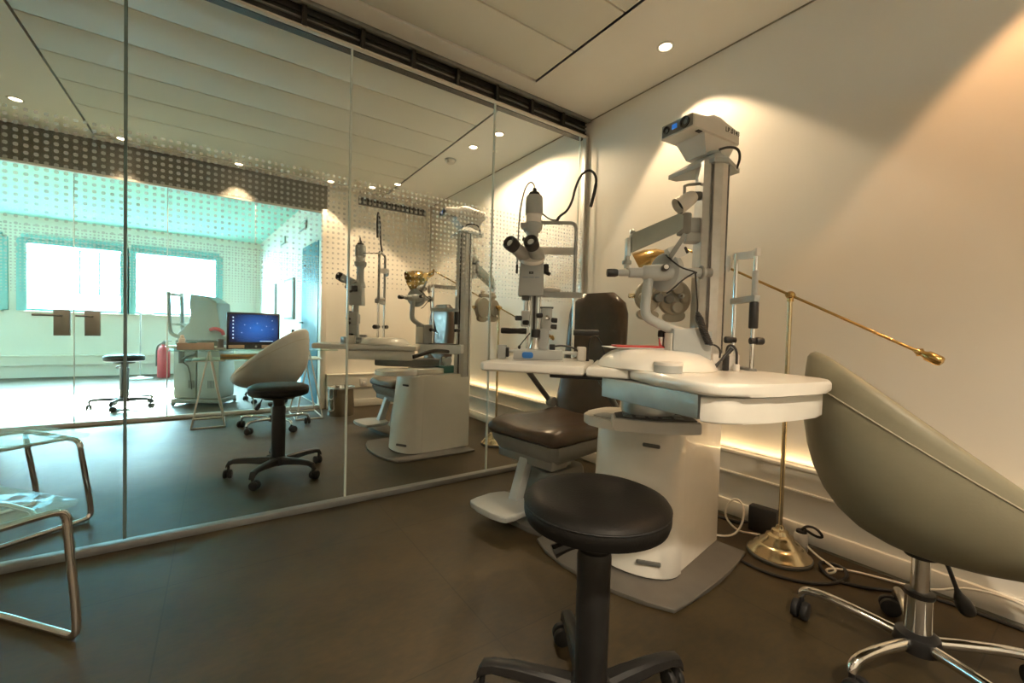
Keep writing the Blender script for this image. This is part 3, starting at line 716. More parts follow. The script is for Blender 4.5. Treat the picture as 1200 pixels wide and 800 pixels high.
TZ = .88
def wtable(t, out, name, z0, z1, m, bev=.012):
    q = MB(); q.prism(out, z0, z1, bev=bev, seg=4); return q.build(name, m, t, world=True)
def near_table(t):  # table and dome numbers baked after scaling the group about the camera
    wing = [(.803, 1.339), (1.034, 1.056), (1.349, 1.318), (1.318, 1.395), (1.155, 1.628), (1.116, 1.628), (.806, 1.364)]
    wtable(t, wing, 'table_wing', TZ - 0.033, TZ, WHITE, .009)
    wtable(t, [(1.039, 1.048), (1.104, 0.924), (1.317, 0.961), (1.442, 1.163), (1.356, 1.310)], 'table_center', TZ - 0.033, TZ, WHITE, .009)
    wtable(t, [(1.106, 0.916), (1.046, 0.739), (1.012, 0.635), (1.008, 0.603), (1.019, 0.575), (1.042, 0.556), (1.095, 0.529), (1.186, 0.500), (1.317, 0.478), (1.395, 0.470), (1.442, 0.473), (1.484, 0.490), (1.515, 0.519), (1.531, 0.566), (1.542, 0.651), (1.566, 0.775), (1.573, 0.822), (1.566, 0.845), (1.488, 0.930), (1.333, 0.957)], 'table_top', TZ - 0.033, TZ, WHITE, .011)
    d = wtable(t, [(1.027, 0.620), (1.035, 0.587), (1.058, 0.567), (1.101, 0.547), (1.186, 0.519), (1.317, 0.498), (1.395, 0.491), (1.442, 0.494), (1.476, 0.509), (1.500, 0.535), (1.513, 0.581), (1.523, 0.659), (1.201, 0.736)], 'drawer', TZ - 0.105, TZ - 0.039, WHITE, .006)
    wtable(t, [(1.025, .626), (1.201, .620), (1.519, .666), (1.55, .814), (1.36, 1.06), (1.088, 1.02)], 'drawer_housing', TZ - 0.099, TZ - 0.034, STEEL, .002)
    q = MB(); q.lathe([(0.0008, 0.8775), (0.1976, 0.8775), (0.2031, 0.8838), (0.1976, 0.8977), (0.1821, 0.9163), (0.1550, 0.9341), (0.1318, 0.9426), (0.1085, 0.9458), (0.0008, 0.9465)], c=(1.290, 0.957, 0), n=64); q.build('turntable_dome', WHITE, t, world=True)
    q = MB(); q.lathe([(.08, .70), (.098, .702), (.10, .715), (.10, .745), (.001, .745)], c=(1.354, 1.032, 0), n=40); q.build('swivel_drum', STEEL, t, world=True)
    q = MB(); q.lathe([(.001, .745), (.103, .745), (.104, .765), (.09, .785), (.06, .80), (.05, .845)], c=(1.354, 1.032, 0), n=40); q.build('drum_cover', BLACK, t, world=True)
    q = MB(); q.box((1.101, 1.131, .838), (.23, .08, .016), rz=math.radians(-50), bev=.004); q.build('hinge_plate', BLACK, t, world=True)
    q = MB(); q.prism([(1.28, 1.02), (1.42, .98), (1.80, 1.08), (1.86, 1.20), (1.40, 1.12)], .775, .832, bev=.01); q.build('swing_carrier', DGREY, t, world=True)
    # keypad console on the cabinet, facing the examiner
    def con(x): return (-.1165 * 0 + x)
    q = MB(); M = Matrix.Translation((1.335, .985, 0)) @ Matrix.Rotation(math.radians(-44), 4, 'Z')
    o = [(-.155, -.06)] + [(-.15 + .30 * i / 8, -.062 - .026 * math.sin(PI * i / 8)) for i in range(9)] + [(.15, .04), (.12, .10), (-.10, .10), (-.155, .04)]
    q.prism(o, .648, .690, bev=.008, M=M); k = q.build('keypad_console', WHITEP, t, world=True)
    q = MB(); o2 = [(-.143, -.045)] + [(-.138 + .276 * i / 8, -.046 - .024 * math.sin(PI * i / 8)) for i in range(9)] + [(.138, .035), (.11, .09), (-.09, .09), (-.143, .035)]
    q.prism(o2, .690, .694, bev=.001, M=M); q.build('keypad_panel', DGREY, k, world=True)
    for i in range(5):
        for j in range(2):
            q = MB(); q.box(M @ V((-.10 + i * .045, -.030 + j * .045, .696)), (.032, .022, .004), rz=math.radians(-44), bev=.001); q.build('key', LGREY if (i + j) % 3 else TEALG, k, world=True)

def far_table(t):  # rear top, drawer and dome outlines also scaled about the camera, then baked
    wtable(t, [(0.496, 2.976), (0.666, 2.840), (0.853, 2.712), (1.008, 2.604), (1.054, 2.604), (1.085, 2.651), (1.178, 2.837), (1.008, 3.085), (0.814, 3.208), (0.635, 3.208), (0.512, 3.046)], 'table_top', TZ - 0.033, TZ, WHITE, .010)
    wtable(t, [(0.686, 2.852), (0.853, 2.736), (1.000, 2.631), (1.039, 2.635), (1.085, 2.712), (0.868, 2.961), (0.713, 2.945)], 'drawer', TZ - 0.097, TZ - 0.039, WHITE, .006)
    q = MB(); q.lathe([(0.0008, 0.8775), (0.1589, 0.8775), (0.1628, 0.8838), (0.1550, 0.8977), (0.1318, 0.9163), (0.1085, 0.9241), (0.0008, 0.9264)], c=(0.922, 2.837, 0), n=48); q.build('turntable_dome', WHITE, t, world=True)
    wtable(t, [(1.18, 2.89), (1.435, 2.715), (1.535, 2.86), (1.28, 3.04)], 'instrument_shelf', TZ - 0.066, TZ, STEEL, .006)
    q = MB(); M = Matrix.Translation((1.28, 3.46, 0)) @ Matrix.Rotation(math.radians(-32), 4, 'Z')
    q.prism(smooth_poly([(-.20, -.10), (.26, -.10), (.32, .0), (.28, .14), (-.16, .14), (-.24, .02)], 2), .675, .735, bev=.01, M=M); q.build('turntable_carrier', DGREY, t, world=True)
    q = MB(); q.tube([(1.046, 2.635, 0.806), (1.201, 2.674, 0.845), (1.317, 2.751, 0.837), (1.434, 2.806, 0.822)], 0.0139, n=8, smooth=2); q.build('carrier_arm', BLACK, t, world=True)
GRU = 'white refraction units'
unit = make_unit('white refraction unit with cabinet, column and curved table, in front of the glass', (1.56, 1.0), math.radians(10), (1.90, 1.13), GRU, near_table)
unitf = make_unit('white refraction unit with cabinet and table standing behind the glass', (1.306, 3.093), math.radians(3), (1.69, 3.17), GRU, far_table)
# ------------------------------------------------------------------ swing arm of the unit (child of the unit), phoropter, projector, lamp
VR = math.radians(-34.7)
def cframe(col, rz): return Matrix.Translation((col[0], col[1], 0)) @ Matrix.Rotation(rz, 4, 'Z')
def add_arm(t, col, rz):
    M = root_matrix(t).inverted() @ cframe(col, rz)
    def fin(q, name, m, par=t):
        q.bm.transform(M); return q.build(name, m, par)
    q = MB(); q.cyl((-.128, -.005, 1.465), (-.128, -.005, 1.565), .032, n=24, bev=.004); fin(q, 'arm_pivot', MGREY)
    q = MB(); q.box((-.090, -.002, 1.452), (.075, .062, .044), bev=.006); q.box((-.085, 0, 1.51), (.05, .05, .07), bev=.004); fin(q, 'arm_bracket', LGREY)
    a, b = V((-.165, -.015, 1.515)), V((-.385, -.035, 1.412))
    q = MB(); pts = []
    for p, h in ((a + V((.022, .002, .006)), .030), (a, .043), (b, .043)):
        d = V((.0, 1, 0))
        pts.append([p + d * .024 + V((0, 0, h)), p - d * .024 + V((0, 0, h)), p - d * .024 - V((0, 0, h)), p + d * .024 - V((0, 0, h))])
    q.ring_skin(pts); q._bev(list(q.bm.verts), .004, 2); fin(q, 'arm_panel', TEALG)
    q = MB(); q.box((-.395, -.035, 1.395), (.022, .036, .085), bev=.004); q.cyl((-.375, -.04, 1.462), (-.375, -.02, 1.474), .013, n=16, bev=.003); fin(q, 'arm_end', STEEL)
def make_phoropter(label, col, rz, group):
    t = thing('phoropter', label, 'phoropter', (col[0], col[1], 0), rz, group)
    q = MB(); q.cyl((-.398, -.035, 1.352), (-.398, -.035, 1.300), .012, n=16); q.cyl((-.398, -.035, 1.335), (-.398, -.035, 1.318), .022, n=20, bev=.004); q.tube([(-.398, -.035, 1.31), (-.37, .02, 1.30), (-.28, .10, 1.295), (-.19, .10, 1.29)], .009, n=10, smooth=2); q.build('hanger', STEEL, t)
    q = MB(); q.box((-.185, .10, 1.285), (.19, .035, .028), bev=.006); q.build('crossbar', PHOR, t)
    for s, x, z, r in ((-1, -.252, 1.185, .066), (1, -.122, 1.180, .080)):
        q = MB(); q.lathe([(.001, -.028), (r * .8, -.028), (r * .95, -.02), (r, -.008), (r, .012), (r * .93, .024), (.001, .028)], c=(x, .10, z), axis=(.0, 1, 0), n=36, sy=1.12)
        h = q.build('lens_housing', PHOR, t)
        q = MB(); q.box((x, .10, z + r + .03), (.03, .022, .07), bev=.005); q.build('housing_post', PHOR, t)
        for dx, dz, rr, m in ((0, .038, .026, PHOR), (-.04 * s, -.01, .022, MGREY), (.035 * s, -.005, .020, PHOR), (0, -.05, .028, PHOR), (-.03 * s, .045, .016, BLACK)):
            d = MB(); d.lathe([(.001, -.026), (rr * .9, -.026), (rr, -.022), (rr, .001)], c=(x + dx, .072, z + dz), axis=(0, 1, 0), n=24); d.build('dial', m, h)
        d = MB(); d.lathe([(.006, -.016), (.012, -.020), (.0135, -.016), (.0135, .0)], c=(x + .012 * s, .050, z + .005), axis=(0, 1, 0), n=20, cap=False); d.build('eyepiece_ring', STEEL, h)
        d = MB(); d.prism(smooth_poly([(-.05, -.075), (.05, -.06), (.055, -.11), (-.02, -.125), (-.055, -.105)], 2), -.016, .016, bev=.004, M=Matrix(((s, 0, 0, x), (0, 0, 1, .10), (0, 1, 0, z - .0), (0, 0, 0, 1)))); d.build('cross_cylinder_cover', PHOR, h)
        d = MB(); d.cyl((x + s * r, .10, z), (x + s * (r + .03), .10, z), .012, n=16, bev=.003); d.build('side_knob', NICKEL, h)
    return t
def make_projector(label, col, rz, group):
    t = thing('chart_projector', label, 'projector', (col[0], col[1], 0), rz, group)
    A = axes((-.862, -.507, 0), (0, 0, 1), (-.034, .062, 1.925))       # +x = lens direction, +y = away side... right-handed
    q = MB(); w = .092; h = .072
    sec = [(-w, .0), (-w, h * .80), (-w * .9, h), (w * .9, h), (w, h * .8), (w, 0)]
    rings = []
    for x, hz, ws in ((-.178, .72, .80), (-.170, .90, .93), (-.10, 1.02, 1.0), (-.02, 1.28, 1.0), (.03, 1.26, 1.0), (.075, 1.0, 1.0), (.165, .86, 1.0), (.176, .82, .98)):
        rings.append([A @ V((x, y * ws, z * hz if z > 0 else 0)) for y, z in sec])
    q.ring_skin(rings); q._bev(list(q.bm.verts), .0025, 2); bd = q.build('housing', WHITEP, t, ang=30)
    q = MB(); q.ring_skin([[A @ V((x + (.0 if z else 0), y * s, z)) for x, y in ((-.155, -.078), (.085, -.078), (.085, .078), (-.155, .078))] if z == 0 else [A @ V((x, y, z)) for x, y in ((-.125, -.055), (.035, -.055), (.035, .055), (-.125, .055))] for z, s in ((0., 1), (-.078, 1))]); q.build('lower_housing', WHITEP, t)
    q = MB(); q.cyl((.0, .0, 1.838), (.0, .0, 1.852), .032, n=24); q.build('neck', LGREY, t)
    q = MB(); q.prism(rrect(-.084, .006, .084, .060, .004, 3), .174, .1795, bev=.001, M=A @ Matrix(((0, 0, 1, 0), (1, 0, 0, 0), (0, 1, 0, 0), (0, 0, 0, 1)))); fp = q.build('front_panel', MGREY, bd)
    for y, r, m in ((.046, .025, BLACK), (-.056, .017, BLACK)):
        q = MB(); q.lathe([(.001, .0), (r * .75, .001), (r * .8, .006), (r, .007), (r, .0)], c=A @ V((.179, y, .033)), axis=A.to_3x3() @ V((1, 0, 0)), n=28); q.build('lens', LENS, bd)
    q = MB(); q.box(A @ V((.180, -.012, .036)), (.003, .028, .022), M=A.to_3x3().to_4x4(), bev=.001); q.build('display', DISP, bd)
    q = MB(); q.box(A @ V((.115, .070, -.001)), (.028, .018, .005), M=A.to_3x3().to_4x4()); q.build('under_slot', BLACK, bd)
    R = A.to_3x3()
    xdir = R @ V((-1, 0, 0)); nrm = R @ V((0, 1, 0)) * -1
    side = 1 if nrm.y < 0 else -1
    nrm = nrm * side
    T = axes(xdir, nrm, (0, 0, 0)) 
    up = T.to_3x3() @ V((0, 1, 0))
    if up.z < 0: xdir = -xdir; T = axes(xdir, nrm, (0, 0, 0))
    c = A @ V((-.102, 0, .042)); c = c + nrm * (.0935)
    text_part('lettering', 'LP.0143', .031, Matrix.Translation(c) @ T, INK, bd, sp=1.12)
    return t
def make_examlamp(label, col, rz, group):
    t = thing('examination_lamp', label, 'lamp', (col[0], col[1], 0), rz, group)
    q = MB(); q.tube([(-.062, -.01, 1.705), (-.12, -.02, 1.695), (-.142, -.03, 1.685), (-.142, -.03, 1.648)], .007, n=8); q.build('bracket', LGREY, t)
    q = MB(); q.cyl((-.062, -.02, 1.645), (-.098, -.03, 1.640), .020, n=20, bev=.004); q.build('joint', DGREY, t)
    ax = V((-.82, -.05, -.57)).normalized(); c = V((-.095, -.03, 1.642))
    q = MB(); q.lathe([(.001, -.004), (.022, -.002), (.030, .010), (.033, .03), (.041, .095), (.0385, .095), (.030, .032), (.02, .02), (.001, .018)], c=c, axis=ax, n=32, cap=False); h = q.build('lamp_head', WHITEP, t)
    q = MB(); q.lathe([(.001, .060), (.0355, .060), (.0355, .066), (.001, .066)], c=c, axis=ax, n=28); q.build('lamp_lens', LENS, h)
    return t
C1, C2 = (1.90, 1.13), (1.69, 3.17)
add_arm(unit, C1, VR); make_phoropter('phoropter with white dial housings hanging beside the near column', C1, VR, 'phoropters')
make_projector('white chart projector lettered on its side, on top of the near column', C1, VR, 'chart projectors')
make_examlamp('small beige spot lamp on the near column, below its cap', C1, VR, 'column spot lamps')
R2 = math.radians(-165)
add_arm(unitf, C2, R2); make_phoropter('phoropter behind the glass, hanging beside the rear column', C2, R2, 'phoropters')
make_projector('white chart projector behind the dotted glass, on top of the rear column', C2, math.radians(-40), 'chart projectors')
make_examlamp('small spot lamp behind the glass, on the rear column', C2, math.radians(-165), 'column spot lamps')

# ------------------------------------------------------------------ keratometers with curved stand and head rest
def make_kerat(label, loc, rz, group, hr, size=.775):
    t = thing('keratometer', label, 'eye instrument', loc, rz, group)    # local x = along the telescope, y = away
    q = MB(); q.prism([(-.078, 0), (.088, 0), (.088, .17), (.03, .185), (-.078, .178)], -.05, .05, bev=.006, M=Matrix(((1, 0, 0, 0), (0, 0, -1, 0), (0, 1, 0, 0), (0, 0, 0, 1)))); hs = q.build('base_housing', LGREY, t)
    q = MB(); q.box((-.083, -.0, .085), (.006, .085, .15), bev=.002); q.build('housing_edge', TRIMW, hs)
    q = MB(); q.tube([(-.02, 0, .165), (-.075, 0, .178), (-.14, 0, .205), (-.178, 0, .225), (-.190, 0, .255), (-.186, 0, .33), (-.178, 0, .40)], .0215, n=16, smooth=2); q.build('curved_arm', LGREY, t)
    q = MB()
    q.lathe([(.001, -.245), (.013, -.245), (.015, -.235), (.015, -.20), (.021, -.196), (.023, -.14), (.032, -.13), (.036, -.08), (.036, -.02), (.028, .03), (.02, .06), (.018, .14), (.001, .14)], c=(-.07, 0, .425), axis=(1, 0, .03), n=28); bd = q.build('telescope_body', LGREY, t)
    q = MB(); q.lathe([(.008, -.292), (.0165, -.292), (.018, -.285), (.018, -.258), (.015, -.246), (.001, -.245)], c=(-.07, 0, .425), axis=(1, 0, .03), n=24); q.build('eyepiece', BLACK, bd)
    q = MB(); q.lathe([(.016, .118), (.030, .118), (.030, .124), (.016, .124)], c=(-.07, 0, .425), axis=(1, 0, .03), n=28); q.lathe([(.010, .14), (.017, .14), (.019, .155), (.019, .165), (.010, .165)], c=(-.07, 0, .425), axis=(1, 0, .03), n=24); q.build('objective_flange', MGREY, bd)
    q = MB(); q.lathe([(.001, -.022), (.075, -.022), (.085, -.016), (.085, .014), (.07, .022), (.001, .022)], c=(-.09, .035, .430), axis=(.88, .48, 0), n=40); q.build('axis_wheel', LGREY, t)
    q = MB(); q.cyl((-.125, -.035, .438), (-.125, -.062, .440), .015, n=20, bev=.003); kb = q.build('focus_knob', BLACK, t)
    q = MB(); q.cyl((-.125, -.0615, .440), (-.125, -.066, .440), .010, n=16, bev=.001); q.build('knob_cap', WHITEP, kb)
    q = MB(); q.box((-.065, .0, .515), (.075, .05, .06), M=Matrix.Rotation(math.radians(-25), 4, 'Y'), bev=.006); lb = q.build('mire_lamp', WHITEP, t)
    q = MB(); q.box((-.028, -.01, .520), (.012, .036, .030), M=Matrix.Rotation(math.radians(-25), 4, 'Y'), bev=.003); q.build('lamp_window', BLACK, lb)
    q = MB(); q.box((-.070, -.035, .535), (.020, .012, .12), M=Matrix.Rotation(math.radians(32), 4, 'Y'), bev=.003); q.build('scale_plate', MGREY, t)
    q = MB(); q.tube([(-.11, -.01, .50), (-.10, -.05, .47), (-.06, -.065, .435), (-.01, -.06, .425), (.01, -.05, .42)], .0035, n=6, smooth=2)
    q.tube([(.0, -.05, .42), (-.05, -.06, .39), (-.10, -.055, .34), (-.112, -.04, .33)], .0035, n=6, smooth=2)
    q.tube([(.004, -.05, .42), (.010, -.055, .34), (.015, -.06, .28), (.012, -.065, .25)], .0035, n=6, smooth=2); q.build('cable', BLACK, t)
    q = MB(); pts = []
    for i in range(220):
        f = i / 219; a = f * 2 * PI * 17; c = V((.012 + .055 * f ** 1.2, -.07, .25 - .135 * f)); rr = .005 + .009 * min(1, f * 6) 
        pts.append(c + V((math.cos(a) * rr, math.sin(a) * rr, 0)))
    q.tube(pts, .0042, n=5); q.build('coiled_cable', BLACK, t)
    q = MB(); q.tube([(.067, -.07, .115), (.09, -.075, .115), (.115, -.07, .095), (.118, -.06, .06)], .004, n=6, smooth=2); q.build('plug_cable', BLACK, t)
    if hr:
        M = root_matrix(t).inverted()
        a, b = (M @ V(hr[0])) / size, (M @ V(hr[1])) / size
        q = MB(); q.tube([a + (a - b) * .15, b + (b - a) * .15], .011, n=8); q.box((a + b) / 2 + V((0, 0, .004)), ((a - b).length + .03, .034, .016), rz=math.atan2((b - a).y, (b - a).x), bev=.004); fr = q.build('headrest_base', MGREY, t)
        for p, zt in ((a, .555), (b, .535)):
            q = MB(); q.cyl(p, (p.x, p.y, zt), .0095, n=16); q.build('headrest_post', CHROME, t)
        d = (b - a).normalized(); nv = V((d.y, -d.x, 0)); 
        q = MB(); m0 = V((a.x, a.y, .545)); m1 = V((b.x, b.y, .53))
        q.ring_skin([[p + V((0, 0, z)) + nv * w for z, w in ((-.017, -.009), (-.017, .009), (.017, .009), (.017, -.009))] for p in (m0 - d * .022, m0, m0.lerp(m1, .3) - nv * .03, m0.lerp(m1, .7) - nv * .03, m1, m1 + d * .02)]); q.build('forehead_band', WHITEP, t)
        q = MB(); q.ell(m0 - d * .035 + V((0, 0, -.03)) + nv * .02, (.011, .022, .042)); q.build('forehead_pad', WHITEP, t)
        q = MB(); q.box(V((a.x, a.y, .325)).lerp(V((b.x, b.y, .325)), .5), ((a - b).length + .05, .026, .030), rz=math.atan2(d.y, d.x), bev=.005); q.build('chin_bar', LGREY, t)
        q = MB(); q.cyl((b.x, b.y, .325), (b.x, b.y, .45), .013, n=16, bev=.003); q.build('height_sleeve', LGREY, t)
        q = MB(); q.cyl((b.x, b.y, .19), (b.x, b.y, .31), .0195, n=18, bev=.005); q.cyl((b.x, b.y, .19), (b.x, b.y, .24), .017, n=18, bev=.004); q.build('grip', BLACK, t)
        for p, s in ((a, -1), (b, 1)):
            q = MB(); q.cyl((p.x - .012, p.y, .135), (p.x + .012, p.y, .135), .016, n=14, bev=.003); q.cyl((p.x + .008 * s, p.y - .006, .135), (p.x + .045 * s, p.y - .006, .135), .017, n=18, bev=.006); q.build('clamp_knob', BLACK, t)
    return resize(t, size)
make_kerat('grey keratometer with black eyepiece and coiled black cable on the near table', (1.317, .853, TZ), VR, 'keratometers', ((1.616, .853, TZ), (1.531, .74, TZ)))
make_kerat('grey keratometer with its head rest behind the glass, on the rear instrument shelf', (1.255, 2.94, TZ), VR + math.radians(62), 'keratometers', ((1.287, 2.878, TZ), (1.417, 2.764, TZ)))

# ------------------------------------------------------------------ slit lamps
def make_slit(label, loc, rz, group):
    t = thing('slit_lamp', label, 'eye instrument', loc, rz, group)       # local y = towards the patient
    q = MB(); q.prism([(-.145, -.10), (.045, -.10), (.108, -.055), (.108, .09), (-.145, .09)], .004, .056, bev=.006); bs = q.build('base', LGREY, t)
    q = MB(); q.prism(rrect(-.0285, -.0155, .0285, .0155, .012, 4), .0, .003, bev=.001, M=axes((1, 0, 0), (0, -1, 0), (-.072, -.100, .029))); q.build('blue_label', BLUE, bs)
    q = MB(); q.box((-.02, -.015, .0025), (.26, .22, .003)); q.build('slide_plate', WHITEP, t)
    q = MB(); q.cyl((-.20, .03, .040), (.205, .03, .040), .009, n=14); q.build('rail_axle', STEEL, t)
    for x, m in ((-.213, LGREY), (.213, WHITEP)):
        q = MB(); q.box((x, .03, .037), (.044, .07, .074), bev=.005); bl = q.build('rail_block', m, t)
    q = MB(); q.box((-.186, .03, .035), (.02, .055, .05), bev=.003); q.build('rail_cover', BLACK, t)
    q = MB(); q.lathe([(.001, .054), (.026, .054), (.027, .062), (.021, .09), (.015, .118), (.001, .12)], c=(-.042, -.04, 0), axis=(.06, 0, 1), n=24); j = q.build('joystick', CHROME, t)
    q = MB(); q.lathe([(.016, .118), (.023, .120), (.024, .155), (.020, .162), (.001, .163)], c=(-.042, -.04, 0), axis=(.06, 0, 1), n=24); q.build('joystick_grip', BLACK, j)
    q = MB(); q.ring_skin([[V((x + xo, y, z)) for x, y in rrect(-.035 * s, -.04, .035 * s, .04, .012, 3)] for z, xo, s in ((.055, -.012, 1.2), (.08, .0, .9), (.12, .010, .75), (.165, .008, .8))]); q.build('stand', LGREY, t)
    q = MB(); q.box((.022, .0, .215), (.055, .075, .115), bev=.006); kb = q.build('slit_drum', LGREY, t)
    for x, z, l in ((.0, .235, -1), (.045, .212, 1), (.043, .178, 1)):
        q = MB(); q.cyl((x, -.028, z), (x + l * .032, -.032, z - .002), .013, n=16, bev=.003); q.build('drum_knob', BLACK, kb)
    q = MB(); q.cyl((.02, -.06, .225), (.028, -.036, .215), .012, n=16, bev=.003); q.build('chrome_knob', CHROME, kb)
    q = MB(); q.box((.02, -.02, .276), (.07, .02, .010), bev=.003); q.build('slit_scale', DGREY, kb)
    q = MB(); q.box((-.045, .0, .255), (.034, .05, .33), bev=.006); q.build('microscope_post', LGREY, t)
    q = MB(); q.box((-.045, -.027, .27), (.012, .006, .26)); q.build('post_groove', BLACK, t)
    for x, m in ((-.012, CHROME), (-.063, CHROME)):
        q = MB(); q.cyl((x, -.012, .13), (x, -.012, .35), .006, n=10); q.build('guide_rod', m, t)
    q = MB(); q.box((-.092, .0, .215), (.044, .055, .085), bev=.006); lc = q.build('illumination_clamp', LGREY, t)
    for x0, x1, z in ((-.112, -.142, .218), (-.10, -.075, .195)):
        q = MB(); q.cyl((x0, -.02, z), (x1, -.034, z), .0135, n=16, bev=.003); q.build('clamp_knob', BLACK, lc)
    q = MB(); q.cyl((-.092, 0, .25), (-.092, 0, .345), .012, n=14); q.build('clamp_rod', STEEL, lc)
    q = MB(); q.cyl((-.092, -.01, .312), (-.092, -.01, .345), .021, n=20, bev=.004); q.build('prism_collar', DGREY, lc)
    q = MB(); q.ring_skin([[V((x * s + xo, y * sy, z)) for x, y in rrect(-.066, -.062, .066, .062, .008, 3)] for z, s, sy, xo in ((.336, 1.0, 1, -.066), (.34, 1.02, 1.02, -.066), (.49, .93, .95, -.064), (.522, .86, .9, -.064), (.528, .80, .82, -.064))])
    hd = q.build('microscope_housing', LGREY, t)
    T = axes((1, 0, 0), (0, -1, -.02), (-.066, -.0630, .452))
    q = MB(); q.box((-.066, -.0622, .452), (.022, .002, .012)); q.build('logo_patch', INK, hd)
    text_part('lettering', 'HAAG-STREIT BERN', .0098, axes((1, 0, 0), (0, -1, 0), (-.066, -.0632, .428)), INKB, hd, ext=.0003)
    text_part('logo_lettering', 'HS', .0085, axes((1, 0, 0), (0, -1, 0), (-.066, -.0636, .452)), LGREY, hd, ext=.0002)
    q = MB(); q.lathe([(.001, -.004), (.060, -.004), (.063, .004), (.060, .014), (.001, .018)], c=(-.064, -.045, .520), axis=(0, -.55, .83), n=36); q.build('rotation_disc', WHITEP, hd)
    for s in (-1, 1):
        c = V((-.064 + s * .030, -.035, .535)); e = V((-.070, -.150, .590))
        if s < 0: e = V((-.172, -.150, .583))
        d = (e - c).normalized(); L = (e - c).length
        q = MB(); q.lathe([(.001, -.02), (.030, -.02), (.037, -.005), (.038, .03), (.034, .055), (.029, L - .03), (.029, L - .02), (.001, L - .02)], c=c, axis=d, n=28); tb = q.build('ocular_tube', LGREY, hd)
        q = MB(); q.lathe([(.029, L - .035), (.035, L - .033), (.037, L - .01), (.036, L + .012), (.030, L + .018), (.022, L + .014), (.017, L + .004), (.001, L + .002)], c=c, axis=d, n=28, cap=False); q.build('eyepiece', BLACK, tb)
        q = MB(); q.lathe([(.014, L + .004), (.016, L + .0052), (.001, L + .0085)], c=c, axis=d, n=20); q.build('eye_lens', BULB, tb)
    q = MB(); q.lathe([(.001, .50), (.050, .50), (.042, .53), (.033, .56), (.031, .60), (.031, .665), (.036, .680), (.001, .682)], c=(-.068, .03, 0), n=28); q.build('tower_neck', LGREY, t)
    q = MB(); q.box((-.075, -.002, .655), (.030, .004, .004)); q.build('tower_scale', BLACK, t)
    q = MB(); q.cyl((-.09, .0, .628), (-.118, -.010, .636), .0095, n=14, bev=.003); q.build('filter_knob', BLACK, t)
    q = MB(); q.lathe([(.001, .678), (.042, .680), (.052, .695), (.054, .722), (.046, .728), (.001, .73)], c=(-.068, .03, 0), n=36); q.box((-.105, .01, .708), (.05, .05, .028), bev=.006); q.build('tower_collar', LGREY, t)
    q = MB(); q.lathe([(.001, .728), (.041, .728), (.0415, .77), (.044, .771), (.044, .775), (.001, .775)], c=(-.062, .03, 0), n=36); q.build('tower_drum', WHITEP, t)
    q = MB(); q.lathe([(.001, .772), (.047, .773), (.0475, .78), (.045, .862), (.040, .872), (.001, .874)], c=(-.062, .03, 0), n=36); q.build('lamp_housing', LGREY, t)
    q = MB(); q.lathe([(.001, .872), (.030, .872), (.031, .882), (.026, .890), (.012, .892), (.010, .912), (.001, .913)], c=(-.062, .03, 0), n=28); q.build('lamp_cap', BLACK, t)
    q = MB(); q.tube([(-.062, .03, .91), (-.066, .028, .935), (-.085, .02, .945), (-.11, .01, .915), (-.128, 0, .84), (-.138, -.01, .74), (-.141, -.015, .62), (-.142, -.015, .50)], .0042, n=8, smooth=2); cb = q.build('lamp_cable', MGREY, t)
    q = MB(); q.cyl((-.142, -.015, .50), (-.143, -.015, .452), .0065, n=10, bev=.002); q.build('cable_plug', BLACK, cb)
    q = MB(); q.box((.010, .0, .48), (.030, .05, .05), bev=.006); q.cyl((.012, -.02, .46), (.030, -.03, .45), .010, n=12); q.build('magnifier_knob', BLACK, t)
    # head rest frame on the patient's side
    yb = .24; xl, xr, zt = -.085, .183, .785
    q = MB(); q.tube([(xl, yb, .35), (xl, yb, .70), (xl, yb, zt), (xl + .07, yb, zt), (xr - .08, yb, zt), (xr, yb, zt), (xr, yb, zt - .09), (xr, yb, .35)], .0105, n=14, smooth=3); q.build('head_frame', LGREY, t)
    for x in (xl, xr):
        q = MB(); q.cyl((x, yb, .0), (x, yb, .62), .0085, n=14); q.build('frame_post', CHROME, t)
        q = MB(); q.tube([(x, yb, .02), (x, .12, .02), (x, .035, .03)], .009, n=8); q.build('post_foot', STEEL, t)
    q = MB(); q.ring_skin([[V((xl + (xr - xl) * f, yb + .055 * math.sin(PI * f) + dy, .62 + .012 * math.sin(PI * f) + dz)) for dy, dz in ((-.004, -.022), (.004, -.022), (.004, .022), (-.004, .022))] for f in [i / 12 for i in range(13)]]); q.build('forehead_band', WHITEP, t)
    q = MB(); q.box(((xl + xr) / 2 + .01, yb - .01, .366), (xr - xl + .07, .028, .034), bev=.006); q.build('chin_bar', LGREY, t)
    q = MB(); q.lathe([(.001, .382), (.05, .384), (.058, .394), (.052, .402), (.03, .408), (.001, .409)], c=((xl + xr) / 2, yb - .01, 0), n=28, sy=.7); q.build('chin_cup', WHITEP, t)
    for x0, x1 in ((xl - .155, xl - .012), (xr + .0, xr + .15)):
        q = MB(); q.lathe([(.001, 0), (.014, 0), (.018, .006), (.0185, .05), (.0165, .10), (.0185, .13), (.0175, .148), (.001, .15)], c=(x0 if x0 < 0 else x1, yb, .15), axis=(1 if x0 < 0 else -1, 0, 0), n=18); q.build('hand_grip', BLACK, t)
    q = MB(); q.tube([(-.03, .06, .797), (.03, .2, .79), (.075, yb, .80)], .004, n=6, smooth=2); q.tube([(.072, yb, .80), (.085, yb, .825), (.125, yb, .85), (.155, yb, .91), (.17, yb, .99), (.205, yb, 1.07), (.255, yb, 1.095), (.292, yb, 1.05), (.283, yb, .97), (.262, yb, .88)], lambda f: .0072 if .12 < f < .8 else .0095, n=10, smooth=2); q.build('fixation_lamp', BLACK, t)
